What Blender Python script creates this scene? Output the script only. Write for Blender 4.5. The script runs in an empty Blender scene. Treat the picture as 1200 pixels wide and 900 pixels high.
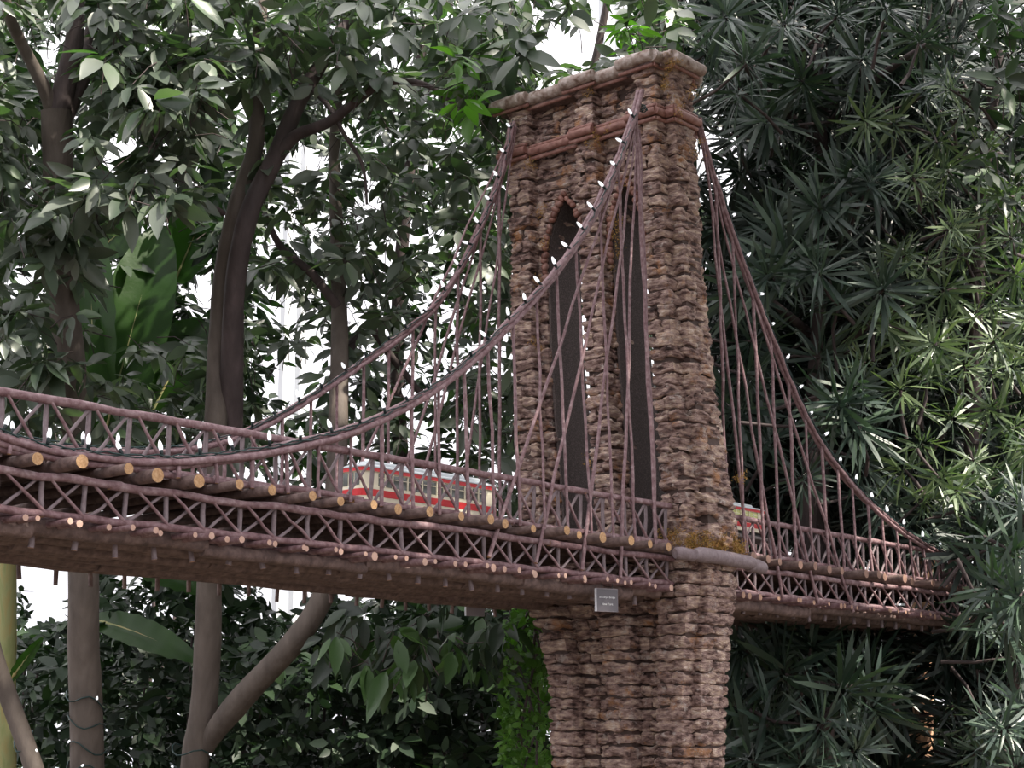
import bpy, math, random
import numpy as np
from mathutils import Vector, Matrix

# ------------------------------------------------------------------ camera
FPX, HY = 1893.0, 402.0                       # focal length in pixels, horizon offset
PITCH = math.atan(HY / FPX); YAW = math.atan(1690 / math.hypot(FPX, HY))
sc = bpy.context.scene
cam = bpy.data.cameras.new('camera'); co = bpy.data.objects.new('camera', cam)
sc.collection.objects.link(co); sc.camera = co
cam.sensor_width = 36; cam.lens = 36 * FPX / 1200; cam.clip_start = .05; cam.clip_end = 200
co.location = (0, 0, 1.6)
co.rotation_euler = (math.pi / 2 + PITCH, 0, YAW - math.pi / 2)
cam.dof.use_dof = False
F = np.array([math.cos(YAW), math.sin(YAW), 0]); R_ = np.array([math.sin(YAW), -math.cos(YAW), 0])
ZZ = np.array([0, 0, 1.0]); CP = np.array([0, 0, 1.6])
FW = F * math.cos(PITCH) + ZZ * math.sin(PITCH); UP = -F * math.sin(PITCH) + ZZ * math.cos(PITCH)
def ray(x, y): return FW * FPX + R_ * (x - 600) + UP * (450 - y)
def P(x, y, d): return CP + ray(x, y) * d / FPX             # point at a given distance
def onY(x, y, Y): r = ray(x, y); return CP + r * (Y / r[1])

# ------------------------------------------------------------------ light
w = bpy.data.worlds.new('sky'); sc.world = w; w.use_nodes = True
nt = w.node_tree; nt.nodes.clear()
out = nt.nodes.new('ShaderNodeOutputWorld'); bg = nt.nodes.new('ShaderNodeBackground')
tc = nt.nodes.new('ShaderNodeTexCoord'); sp = nt.nodes.new('ShaderNodeSeparateXYZ')
rmp = nt.nodes.new('ShaderNodeValToRGB')
nt.links.new(tc.outputs['Generated'], sp.inputs[0]); nt.links.new(sp.outputs[2], rmp.inputs[0])
nt.links.new(rmp.outputs[0], bg.inputs[0]); nt.links.new(bg.outputs[0], out.inputs[0])
e = rmp.color_ramp.elements
e[0].position = 0.0; e[0].color = (.42, .42, .445, 1); e[1].position = .85; e[1].color = (1.0, .97, 1.0, 1)
bg.inputs[1].default_value = 2.35
SUN = R_ * .55 + ZZ * .78 - F * .30; SUN = SUN / np.linalg.norm(SUN)
sl = bpy.data.lights.new('sun', 'SUN'); sl.energy = 9.0; sl.angle = math.radians(1.2); sl.color = (1, .93, .8)
so = bpy.data.objects.new('sun', sl); sc.collection.objects.link(so); so.location = (0, 0, 9)
so.rotation_euler = Vector(SUN).to_track_quat('Z', 'Y').to_euler()
sc.view_settings.view_transform = 'Standard'; sc.view_settings.look = 'None'
sc.view_settings.exposure = 0.22; sc.view_settings.gamma = 1; sc.view_settings.use_curve_mapping = False

rng = np.random.default_rng(7); random.seed(7)

# ------------------------------------------------------------------ materials
def mat(name, cols, scale=(1, 1, 1), nscale=20, rough=.75, island=.5, bump=.3, bscale=120, spec=.4,
        transl=None, emis=None, detail=4, metal=0, bdist=.004, gain=1.6, patch=None):
    m = bpy.data.materials.new(name); m.use_nodes = True; t = m.node_tree; n = t.nodes; L = t.links.new
    b = n['Principled BSDF']; b.inputs['Roughness'].default_value = rough
    b.inputs['Specular IOR Level'].default_value = spec; b.inputs['Metallic'].default_value = metal
    tcx = n.new('ShaderNodeTexCoord'); mp = n.new('ShaderNodeMapping'); mp.inputs['Scale'].default_value = scale
    L(tcx.outputs['Object'], mp.inputs[0])
    nz = n.new('ShaderNodeTexNoise'); nz.inputs['Scale'].default_value = nscale; nz.inputs['Detail'].default_value = detail
    L(mp.outputs[0], nz.inputs['Vector'])
    g = n.new('ShaderNodeNewGeometry'); mx = n.new('ShaderNodeMath'); mx.operation = 'MULTIPLY_ADD'
    L(g.outputs['Random Per Island'], mx.inputs[0]); mx.inputs[1].default_value = island
    m2 = n.new('ShaderNodeMath'); m2.operation = 'MULTIPLY_ADD'; L(nz.outputs['Fac'], m2.inputs[0])
    m2.inputs[1].default_value = gain * (1 - island); m2.inputs[2].default_value = (.5 - gain / 2) * (1 - island)
    L(m2.outputs[0], mx.inputs[2])
    cr = n.new('ShaderNodeValToRGB'); L(mx.outputs[0], cr.inputs[0])
    el = cr.color_ramp.elements
    while len(el) < len(cols): el.new(.5)
    for i, c in enumerate(cols): el[i].position = i / (len(cols) - 1); el[i].color = (*c, 1)
    L(cr.outputs[0], b.inputs['Base Color'])
    if patch:                                              # lichen / rust coloured patches
        for (col, psc, lo_, hi_, w_) in patch:
            pn = n.new('ShaderNodeTexNoise'); pn.inputs['Scale'].default_value = psc; pn.inputs['Detail'].default_value = 6; pn.inputs['Roughness'].default_value = .7
            pn.noise_dimensions = '4D'; pn.inputs['W'].default_value = w_
            L(tcx.outputs['Object'], pn.inputs['Vector']); pr = n.new('ShaderNodeMapRange'); pr.inputs[1].default_value = lo_; pr.inputs[2].default_value = hi_; pr.inputs[4].default_value = .85
            L(pn.outputs['Fac'], pr.inputs[0]); px = n.new('ShaderNodeMix'); px.data_type = 'RGBA'; L(pr.outputs[0], px.inputs[0])
            src = b.inputs['Base Color'].links[0].from_socket; L(src, px.inputs[6]); px.inputs[7].default_value = (*col, 1); L(px.outputs[2], b.inputs['Base Color'])
    if bump:
        bn = n.new('ShaderNodeTexNoise'); bn.inputs['Scale'].default_value = bscale; bn.inputs['Detail'].default_value = 3
        L(mp.outputs[0], bn.inputs['Vector']); bp = n.new('ShaderNodeBump')
        bp.inputs['Strength'].default_value = bump; bp.inputs['Distance'].default_value = bdist
        L(bn.outputs['Fac'], bp.inputs['Height']); L(bp.outputs[0], b.inputs['Normal'])
    if transl:
        tr = n.new('ShaderNodeBsdfTranslucent'); mxs = n.new('ShaderNodeMixShader'); mxs.inputs[0].default_value = transl[0]
        hc = n.new('ShaderNodeMix'); hc.data_type = 'RGBA'; hc.blend_type = 'MULTIPLY'; hc.inputs[0].default_value = 1
        L(cr.outputs[0], hc.inputs[6]); hc.inputs[7].default_value = (*transl[1], 1); L(hc.outputs[2], tr.inputs[0])
        L(b.outputs[0], mxs.inputs[1]); L(tr.outputs[0], mxs.inputs[2]); L(mxs.outputs[0], n['Material Output'].inputs[0])
    if emis:
        b.inputs['Emission Color'].default_value = (*emis[0], 1); b.inputs['Emission Strength'].default_value = emis[1]
    return m
M = {}
M['twig'] = mat('twig_bark', [(.085, .045, .05), (.165, .090, .098), (.24, .155, .165), (.36, .27, .28)], nscale=60, island=.3, rough=.6, bump=.7, bscale=90, gain=2.4, detail=6)
M['greytwig'] = mat('grey_twig_bark', [(.10, .07, .075), (.19, .145, .155), (.30, .25, .265)], nscale=45, island=.4, rough=.65, bump=.6)
M['darktwig'] = mat('dark_log_bark', [(.055, .036, .034), (.135, .09, .082), (.23, .16, .145)], nscale=40, island=.3, rough=.8, gain=2.4, bump=.7)
M['cut'] = mat('cut_wood', [(.26, .13, .06), (.44, .26, .13), (.60, .41, .25)], nscale=150, island=.45, bump=.5, gain=2.6)
M['cutpale'] = mat('pale_cut_wood', [(.30, .16, .12), (.44, .27, .21), (.54, .37, .30)], nscale=60, island=.5, bump=.15)
M['cutdull'] = mat('shade_toned_cut_wood', [(.15, .085, .07), (.26, .155, .12), (.36, .22, .15)], nscale=60, island=.6, bump=.15)  # right span's dimmer light is put into this log-end colour
M['cornice'] = mat('cornice_log_bark', [(.13, .08, .06), (.27, .20, .17), (.36, .30, .27), (.50, .42, .40)], nscale=34, island=.1, bump=.9, bscale=60, bdist=.006, detail=8, gain=3.0)
M['redtwig'] = mat('red_twig_bark', [(.12, .05, .04), (.24, .115, .095), (.32, .19, .165)], gain=2.6, nscale=40, island=.3, rough=.6, bump=.7, bscale=70)
M['bark'] = mat('bark_block', [(.026, .013, .011), (.105, .060, .052), (.235, .152, .132), (.34, .24, .205), (.48, .35, .27), (.62, .51, .45)],
                scale=(.5, .5, 1.4), nscale=48, island=.34, bump=1.0, bscale=150, rough=.85, bdist=.010, detail=9, gain=3.1,
                patch=[((.36, .17, .07), 9, .56, .66, 1.3), ((.40, .34, .31), 26, .57, .64, 5.1), ((.035, .018, .015), 60, .60, .68, 9.7)])
M['core'] = mat('dark_mortar_bark', [(.03, .018, .015), (.09, .055, .045)], nscale=50)
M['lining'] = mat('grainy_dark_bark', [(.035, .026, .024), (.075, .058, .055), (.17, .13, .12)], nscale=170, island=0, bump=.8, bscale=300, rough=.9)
M['nut'] = mat('seed_pod', [(.10, .04, .03), (.22, .10, .075), (.27, .18, .16)], nscale=60, island=.7, rough=.5)
M['moss'] = mat('dried_moss', [(.10, .08, .015), (.26, .16, .03), (.40, .20, .06), (.20, .22, .04)], nscale=9, island=.6, bump=0)
M['trunk'] = mat('tree_bark', [(.055, .042, .036), (.10, .080, .068), (.155, .125, .108)], scale=(1, 1, .35), nscale=14, island=0, bump=.5, bscale=50, bdist=.01, detail=6)
M['darktrunk'] = mat('dark_tree_bark', [(.03, .021, .021), (.06, .044, .044), (.11, .08, .08)], scale=(1, 1, .35), nscale=14, island=0, bump=.5, bscale=50, bdist=.01, detail=6)
M['leaf'] = mat('broad_leaf', [(.024, .040, .027), (.054, .076, .052), (.095, .115, .090), (.15, .165, .142), (.065, .135, .038)], nscale=6, island=.8, bump=0, rough=.38, spec=.6, transl=(.22, (1.0, 1.7, .5)))
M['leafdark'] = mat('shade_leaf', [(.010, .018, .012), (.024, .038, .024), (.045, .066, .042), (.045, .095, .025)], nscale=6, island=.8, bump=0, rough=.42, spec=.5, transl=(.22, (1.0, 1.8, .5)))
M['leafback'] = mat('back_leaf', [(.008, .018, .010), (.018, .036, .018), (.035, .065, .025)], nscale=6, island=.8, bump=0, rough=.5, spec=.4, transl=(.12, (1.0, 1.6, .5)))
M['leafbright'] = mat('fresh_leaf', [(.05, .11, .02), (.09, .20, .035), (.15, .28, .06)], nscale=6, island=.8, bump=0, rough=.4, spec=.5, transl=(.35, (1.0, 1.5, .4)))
M['leafmid'] = mat('mid_green_leaf', [(.035, .075, .025), (.06, .115, .04), (.09, .16, .06)], nscale=6, island=.8, bump=0, rough=.4, spec=.5, transl=(.25, (1.0, 1.5, .4)))
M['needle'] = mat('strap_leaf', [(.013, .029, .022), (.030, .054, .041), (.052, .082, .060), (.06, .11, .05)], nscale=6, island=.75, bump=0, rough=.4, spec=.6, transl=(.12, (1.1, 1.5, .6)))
M['needledark'] = mat('shade_strap_leaf', [(.005, .011, .008), (.011, .023, .017), (.024, .042, .029)], nscale=6, island=.75, bump=0, rough=.45, spec=.5, transl=(.08, (1.1, 1.5, .6)))  # darker copy of the strap leaf; inner-foliage shade is put into the colour
M['banana'] = mat('banana_leaf', [(.012, .036, .008), (.022, .062, .010), (.04, .10, .016)], nscale=3, island=.3, bump=.2, bscale=60, rough=.4, transl=(.45, (1.0, 1.4, .4)))
M['stalk'] = mat('banana_stalk', [(.12, .17, .04), (.26, .27, .12), (.34, .20, .06)], scale=(3, 3, .3), nscale=12, island=.2, bump=.2)
M['wire'] = mat('green_wire', [(.006, .022, .022), (.012, .04, .038)], bump=0, rough=.35)
M['socket'] = mat('bulb_socket', [(.004, .010, .012), (.01, .02, .022)], bump=0, rough=.4)
M['bulb'] = mat('white_bulb', [(.8, .8, .82), (.9, .9, .92)], bump=0, rough=.15, spec=.8, emis=((.92, .95, 1), .75))
M['cream'] = mat('cream_paint', [(.72, .66, .50), (.80, .74, .58)], nscale=8, island=0, bump=0, rough=.4)
M['red'] = mat('red_paint', [(.50, .018, .022), (.60, .03, .035)], nscale=8, island=0, bump=0, rough=.35)
M['roofwhite'] = mat('pale_roof_paint', [(.50, .54, .56), (.6, .64, .66)], nscale=8, island=0, bump=0, rough=.45)
M['pane'] = mat('dark_window_glass', [(.07, .08, .075), (.12, .13, .12)], nscale=8, island=.6, bump=0, rough=.12, spec=.8)
M['litpane'] = mat('warm_window_glass', [(.30, .32, .14), (.40, .38, .16)], nscale=8, island=.3, bump=0, rough=.2, emis=((.7, .75, .25), .15))
M['headlamp'] = mat('headlamp_glass', [(.9, .6, .4), (.9, .6, .4)], bump=0, emis=((1, .55, .35), 1.6))
M['needlelight'] = mat('sunlit_strap_leaf', [(.024, .046, .028), (.065, .105, .055), (.13, .185, .09), (.20, .26, .12)], nscale=6, island=.75, bump=0, rough=.4, spec=.6, transl=(.2, (1.1, 1.4, .6)))  # lighter copy of the strap leaf; sunlight is put into the colour
M['black'] = mat('black_metal', [(.02, .02, .02), (.05, .05, .05)], bump=0, rough=.5)
M['plaque'] = mat('grey_plaque', [(.075, .068, .08), (.10, .09, .10)], nscale=10, island=0, bump=0, rough=.35)
M['plaqueback'] = mat('grey_acrylic', [(.17, .145, .16), (.22, .19, .21)], nscale=10, island=0, bump=0, rough=.3)
M['acrylic'] = mat('clear_edge', [(.75, .77, .85), (.85, .86, .92)], bump=0, rough=.15, spec=.9)
M['ink'] = mat('white_lettering', [(.55, .55, .58), (.6, .6, .62)], bump=0)
M['slab'] = mat('grey_trackbed', [(.10, .085, .08), (.20, .17, .165), (.28, .25, .24)], nscale=60, island=0, bump=.6, bscale=200)
M['soil'] = mat('soil', [(.02, .015, .01), (.05, .038, .025), (.08, .06, .04)], nscale=3, island=0, bump=.6, bscale=20)
M['steel'] = mat('white_frame_paint', [(.62, .64, .66), (.72, .73, .75)], nscale=2, island=0, bump=0)
M['terra'] = mat('orange_lit_bark', [(.45, .22, .12), (.62, .36, .22), (.7, .45, .3)], nscale=9, island=0, bump=.4, bscale=30)  # orange glow on the low trunk is put into the bark colour

# ------------------------------------------------------------------ mesh helpers
class MB:
    def __init__(s): s.v = []; s.q = []; s.t = []; s.mq = []; s.mt = []; s.n = 0; s.sq = []; s.st = []
    def add(s, V, Q=None, T=None, m=0, smooth=True):
        V = np.asarray(V, float).reshape(-1, 3)
        if Q is not None and len(Q):
            Q = np.asarray(Q, int).reshape(-1, 4); s.q.append(Q + s.n); s.mq.append(np.full(len(Q), m)); s.sq.append(np.full(len(Q), smooth))
        if T is not None and len(T):
            T = np.asarray(T, int).reshape(-1, 3); s.t.append(T + s.n); s.mt.append(np.full(len(T), m)); s.st.append(np.full(len(T), smooth))
        s.v.append(V); s.n += len(V)
    def build(s, name, mats, parent=None, warp=None):
        V = np.concatenate(s.v)
        if warp: V = warp(V)
        Q = np.concatenate(s.q) if s.q else np.zeros((0, 4), int); T = np.concatenate(s.t) if s.t else np.zeros((0, 3), int)
        me = bpy.data.meshes.new(name); me.vertices.add(len(V)); me.vertices.foreach_set('co', V.astype('f').ravel())
        me.loops.add(Q.size + T.size); me.loops.foreach_set('vertex_index', np.concatenate([Q.ravel(), T.ravel()]).astype('i'))
        me.polygons.add(len(Q) + len(T))
        st = np.concatenate([np.arange(len(Q)) * 4, Q.size + np.arange(len(T)) * 3]).astype('i')
        me.polygons.foreach_set('loop_start', st)
        me.polygons.foreach_set('material_index', np.concatenate(s.mq + s.mt).astype('i'))
        me.polygons.foreach_set('use_smooth', np.concatenate(s.sq + s.st).astype(bool))
        for mm in (mats if isinstance(mats, (list, tuple)) else [mats]): me.materials.append(M[mm])
        me.update(calc_edges=True); me.validate()
        o = bpy.data.objects.new(name, me); sc.collection.objects.link(o)
        if parent:
            o.parent = parent
            me.transform(Matrix.Translation(-origin(parent)))
        return o
def origin(o):
    p = Vector((0, 0, 0))
    while o: p = p + Vector(o.location); o = o.parent
    return p
def thing(name, label, cat, loc, group=None):
    o = bpy.data.objects.new(name, None); sc.collection.objects.link(o); o.location = loc
    o.empty_display_size = .1; return tag(o, label, cat, group)
def tag(o, label, cat, group=None, kind=None):
    o['label'] = label; o['category'] = cat
    if group: o['group'] = group
    if kind: o['kind'] = kind
    return o
def struct(o): o['kind'] = 'structure'; return o
def nrm(a): return a / (np.linalg.norm(a, axis=-1, keepdims=True) + 1e-12)

def tube(mb, pts, rad, seg=8, m=0, cap=None, capm=1, wob=0):
    pts = np.asarray(pts, float); n = len(pts)
    rad = np.broadcast_to(np.asarray(rad, float), (n,)).copy()
    if wob: rad *= 1 + wob * (rng.random(n) - .5) * 2
    tan = np.gradient(pts, axis=0) if n > 2 else np.repeat((pts[1] - pts[0])[None], 2, 0); tan = nrm(tan)
    a = np.array([0, 0, 1.0]) if abs(tan[0][2]) < .9 else np.array([1.0, 0, 0])
    V = []
    for i in range(n):
        u = nrm(a - tan[i] * (a @ tan[i])); a = u; vv = np.cross(tan[i], u)
        ang = np.arange(seg) * 2 * math.pi / seg
        V.append(pts[i] + rad[i] * (np.cos(ang)[:, None] * u + np.sin(ang)[:, None] * vv))
    V = np.concatenate(V); Q = []
    for i in range(n - 1):
        for k in range(seg):
            k2 = (k + 1) % seg; Q.append((i * seg + k, i * seg + k2, (i + 1) * seg + k2, (i + 1) * seg + k))
    mb.add(V, Q, m=m)
    if cap is None: cap = (1, 1)
    for c, i, s in ((cap[0], 0, -1), (cap[1], n - 1, 1)):
        if c:
            ring = V[i * seg:(i + 1) * seg]; cc = ring.mean(0) + tan[i] * s * rad[i] * .06
            T = [(seg, k, (k + 1) % seg) if s > 0 else (seg, (k + 1) % seg, k) for k in range(seg)]
            mb.add(np.vstack([ring, cc]), T=T, m=capm, smooth=False)
def stick(mb, a, b, r, seg=7, m=0, capm=1, n=6, wob=.08, bend=.004, r2=None):
    a = np.asarray(a, float); b = np.asarray(b, float); t = np.linspace(0, 1, n)[:, None]
    p = a + (b - a) * t
    j = (rng.random((n, 3)) - .5) * 2 * bend; j[0] = j[-1] = 0
    rr = r + ((r2 or r) - r) * t[:, 0]
    tube(mb, p + j, rr, seg, m, wob=wob, capm=capm)
def box(mb, lo, hi, m=0, bev=0):
    lo = np.array(lo, float); hi = np.array(hi, float)
    if bev:
        c = (lo + hi) / 2; h = (hi - lo) / 2; V = []; Q = []
        b = min(bev, h.min() * .9)
        # 24-vertex bevelled box
        idx = {}
        for sx in (-1, 1):
            for sy in (-1, 1):
                for sz in (-1, 1):
                    for ax in range(3):
                        o = np.array([sx, sy, sz]) * (h - b); o[ax] += (sx, sy, sz)[ax] * b
                        idx[(sx, sy, sz, ax)] = len(V); V.append(c + o)
        T = []
        for sx in (-1, 1):
            for sy in (-1, 1):
                for sz in (-1, 1):
                    tri = [idx[(sx, sy, sz, k)] for k in range(3)]
                    if sx * sy * sz < 0: tri = tri[::-1]
                    T.append(tri)
        for ax in range(3):
            o1, o2 = (ax + 1) % 3, (ax + 2) % 3
            for s in (-1, 1):
                q = []
                for a_, b_ in ((-1, -1), (1, -1), (1, 1), (-1, 1)):
                    k = [0, 0, 0]; k[ax] = s; k[o1] = a_; k[o2] = b_; q.append(idx[(*k, ax)])
                Q.append(q if s > 0 else q[::-1])
            for s1 in (-1, 1):
                for s2 in (-1, 1):      # edge along ax
                    k0 = [0, 0, 0]; k0[o1] = s1; k0[o2] = s2; ka = list(k0); kb = list(k0); ka[ax] = -1; kb[ax] = 1
                    q = [idx[(*ka, o1)], idx[(*kb, o1)], idx[(*kb, o2)], idx[(*ka, o2)]]
                    Q.append(q if s1 * s2 > 0 else q[::-1])
        mb.add(V, Q, T, m, smooth=False); return
    x0, y0, z0 = lo; x1, y1, z1 = hi
    V = [(x0, y0, z0), (x1, y0, z0), (x1, y1, z0), (x0, y1, z0), (x0, y0, z1), (x1, y0, z1), (x1, y1, z1), (x0, y1, z1)]
    mb.add(V, [(0, 3, 2, 1), (4, 5, 6, 7), (0, 1, 5, 4), (1, 2, 6, 5), (2, 3, 7, 6), (3, 0, 4, 7)], m=m, smooth=False)
def lathe(mb, prof, m=0, seg=10, mtx=None):
    V = []; n = len(prof)
    for r, z in prof:
        for k in range(seg): V.append((r * math.cos(2 * math.pi * k / seg), r * math.sin(2 * math.pi * k / seg), z))
    Q = [(i * seg + k, i * seg + (k + 1) % seg, (i + 1) * seg + (k + 1) % seg, (i + 1) * seg + k) for i in range(n - 1) for k in range(seg)]
    V = np.array(V)
    if mtx is not None: V = V @ np.array(mtx.to_3x3()).T + np.array(mtx.translation)
    mb.add(V, Q, m=m)

# value noise
_perm = np.random.default_rng(3).random(8192)
def vnoise(p):
    i = np.floor(p).astype(int); f = p - i; f = f * f * (3 - 2 * f); r = 0
    for dx in (0, 1):
        for dy in (0, 1):
            for dz in (0, 1):
                h = ((i[:, 0] + dx) * 73856093 ^ (i[:, 1] + dy) * 19349663 ^ (i[:, 2] + dz) * 83492791) & 8191
                wgt = (f[:, 0] if dx else 1 - f[:, 0]) * (f[:, 1] if dy else 1 - f[:, 1]) * (f[:, 2] if dz else 1 - f[:, 2])
                r = r + _perm[h] * wgt
    return r
def fbm(p, o=3):
    r = 0; a = .5
    for k in range(o): r = r + a * vnoise(p * 2 ** k + 17.3 * k); a *= .5
    return r

# ------------------------------------------------------------------ ground and conservatory frame
g = MB(); N = 40; xs = np.linspace(-20, 40, N)
gx, gy = np.meshgrid(xs, xs); gz = fbm(np.stack([gx.ravel(), gy.ravel(), 0 * gx.ravel()], 1) * .6) * .12 - .1
Qg = [(j * N + i, j * N + i + 1, (j + 1) * N + i + 1, (j + 1) * N + i) for j in range(N - 1) for i in range(N - 1)]
g.add(np.stack([gx.ravel(), gy.ravel(), gz], 1), Qg); struct(g.build('ground', 'soil'))
fr = MB()
for px in (330, 728, 1300, -160):
    a = P(px, 850, 17); a[2] = 0; b = a.copy(); b[2] = 11; c = a + (a - b) * 0
    n2 = 6
    for s in (-.09, .09):
        q = a + R_ * s; box(fr, (q[0] - .04, q[1] - .04, 0), (q[0] + .04, q[1] + .04, 11))
for z in (10.6,):
    a = P(-300, 850, 17); b = P(1500, 850, 17); a[2] = b[2] = z; tube(fr, [a, b], .05, 6, capm=0)
struct(fr.build('wall_back', 'steel'))

# ================================================================== TOWER
BX0, BX1, BX2, BX3 = 5.05, 5.115, 5.255, 5.33      # buttress front, body front, body back, rear buttress back
ZT = [1.2, 1.76, 1.95, 2.08, 2.27, 2.47, 2.67, 3.0, 3.25, 3.54, 3.85, 4.1, 4.3]
YNt = [3.585, 3.562, 3.545, 3.533, 3.525, 3.531, 3.55, 3.581, 3.592, 3.606, 3.624, 3.631, 3.635]
ZF = [1.3, 1.77, 1.98, 2.12, 2.6, 2.84, 3.21, 3.78, 4.0, 4.3]
YFt = [4.205, 4.22, 4.272, 4.355, 4.377, 4.396, 4.415, 4.425, 4.435, 4.44]
def warp(V):
    V = V.copy(); z = V[:, 2]; yn = np.interp(z, ZT, YNt); yf = np.interp(z, ZF, YFt)
    V[:, 1] = yn + (V[:, 1] - 3.59) * (yf - yn) / .83
    s = np.interp(z, [1.3, 1.8, 2.1, 2.4, 2.9, 3.2, 4.3], [1.06, 1.10, 1.25, 1.25, 1.08, 1.0, .97])
    V[:, 0] = BX0 + (V[:, 0] - BX0) * s
    return V
def brick(mb, lo, hi, pitch=.0068, amp=.0110, m=0):
    lo = np.array(lo, float); hi = np.array(hi, float)
    lo = lo + rng.uniform(-.004, .003, 3); hi = hi + rng.uniform(-.003, .004, 3); hi[2] -= .004
    if rng.random() < .25: lo[0] -= rng.uniform(.002, .009); lo[1] -= rng.uniform(0, .006)
    c = (lo + hi) / 2; h = (hi - lo) / 2
    if h.min() < .004: return
    nn = np.maximum(2, np.round((hi - lo) / pitch).astype(int))
    off = rng.random(3) * 50; tilt = rng.uniform(-.30, .30, 2); lean = rng.uniform(-.10, .22); sl = rng.uniform(-.07, .07)
    for ax in range(3):
        o1, o2 = (ax + 1) % 3, (ax + 2) % 3
        for s in (-1, 1):
            a = np.linspace(-1, 1, nn[o1] + 1); b = np.linspace(-1, 1, nn[o2] + 1); A, B = np.meshgrid(a, b, indexing='ij')
            u = np.zeros((A.size, 3)); u[:, ax] = s; u[:, o1] = A.ravel(); u[:, o2] = B.ravel()
            idx = np.arange(A.size).reshape(A.shape)
            q = np.stack([idx[:-1, :-1], idx[1:, :-1], idx[1:, 1:], idx[:-1, 1:]], -1).reshape(-1, 4)
            if s < 0: q = q[:, ::-1]
            n8 = nrm(np.sign(u) * np.abs(u) ** 8)
            p = c + h * u
            e1 = np.abs(u[:, [1, 2, 0]]) ** 10; e2 = np.abs(u[:, [2, 0, 1]]) ** 10
            p -= np.sign(u) * np.minimum(h * .5, .0055) * (np.abs(u) ** 4) * (e1 + e2) * .5
            # flaking strata: stepped in height, long along the course
            zt = p[:, 2] + tilt[0] * p[:, 0] + tilt[1] * p[:, 1] + (vnoise(p * 22 + off) - .5) * .018
            st = vnoise(np.stack([p[:, 0] * 14, p[:, 1] * 14, zt * 95], 1) + off)
            st = np.clip((st - .32) * 2.6, 0, 1)
            fine = fbm(np.stack([p[:, 0] * 45, p[:, 1] * 45, zt * 130], 1) + off * 2, 2)
            d = (st - .55) * 1.05 + (fine - .38) * 1.1 + (vnoise(p * 28 + off) - .5) * .9
            p = p + n8 * (d * amp)[:, None]
            p[:, 2] += (p[:, 1] - c[1]) * sl; p[:, 0] -= (p[:, 2] - c[2]) * lean * .5
            mb.add(p, q, m=m)
tower = thing('bridge_tower', 'tall twin-arched bridge tower faced with rough bark blocks, twig cornice on top', 'tower', (5.19, 3.99, 0))
# legs (unwarped coordinates, reference width 3.59..4.42)
LEGS = [('near', 3.59, 3.70, 3.545, 3.722), ('mid', 3.925, 4.03, 3.915, 4.035), ('far', 4.305, 4.42, 4.27, 4.47)]
Z0, Z1 = 2.27, 3.985
zc = [Z0]
while zc[-1] < Z1 - .03: zc.append(min(Z1, zc[-1] + rng.uniform(.044, .062)))
OPEN = [(3.722, 3.915), (4.035, 4.27)]
ZS, ZA = 3.56, 3.83
def arch_half(z):      # half width fraction of the opening at height z
    t = np.clip((z - ZS) / (ZA - ZS), 0, 1); return (1 - t ** 1.9)
for nm, b0, b1, y0, y1 in LEGS:
    leg = MB()
    for k in range(len(zc) - 1):
        z0, z1 = zc[k], zc[k + 1]
        sp = rng.random()
        ins = rng.uniform(-.006, .006)
        if sp < .55: brick(leg, (BX0 + ins, b0, z0), (BX1 + .02, b1, z1))
        else:
            ym = b0 + (b1 - b0) * rng.uniform(.35, .65)
            brick(leg, (BX0 + ins, b0, z0), (BX1 + .02, ym, z1)); brick(leg, (BX0 - ins, ym, z0), (BX1 + .02, b1, z1))
        xm = BX1 + (BX2 - BX1) * rng.uniform(.35, .65); yo = b0 + rng.uniform(.0, .02)
        dz = rng.uniform(-.012, .012)
        if nm != 'mid' or True:
            brick(leg, (BX1 + rng.uniform(-.004, .006), y0, z0 + dz), (xm, yo + .03, z1 + dz))
            brick(leg, (xm, y0, z0 - dz), (BX2, yo + .03, z1 - dz))
        brick(leg, (BX1, b0 + .02, z0), (BX2, y1, z1), pitch=.014)
        brick(leg, (BX2 - .02, b0, z0), (BX3, b1, z1), pitch=.013)
    o = leg.build('leg', 'bark', tower, warp)
    c2 = MB()
    for k in range(40):
        za, zb = 2.2 + k * .045, 2.2 + (k + 1) * .045
        box(c2, (BX0 + .014, b0 + .012, za), (BX3 - .012, b1 - .012, zb)); box(c2, (BX1 + .012, y0 + .012, za), (BX2 - .012, y1 - .012, zb))
    c2.build('core', 'core', o, warp)
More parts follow.
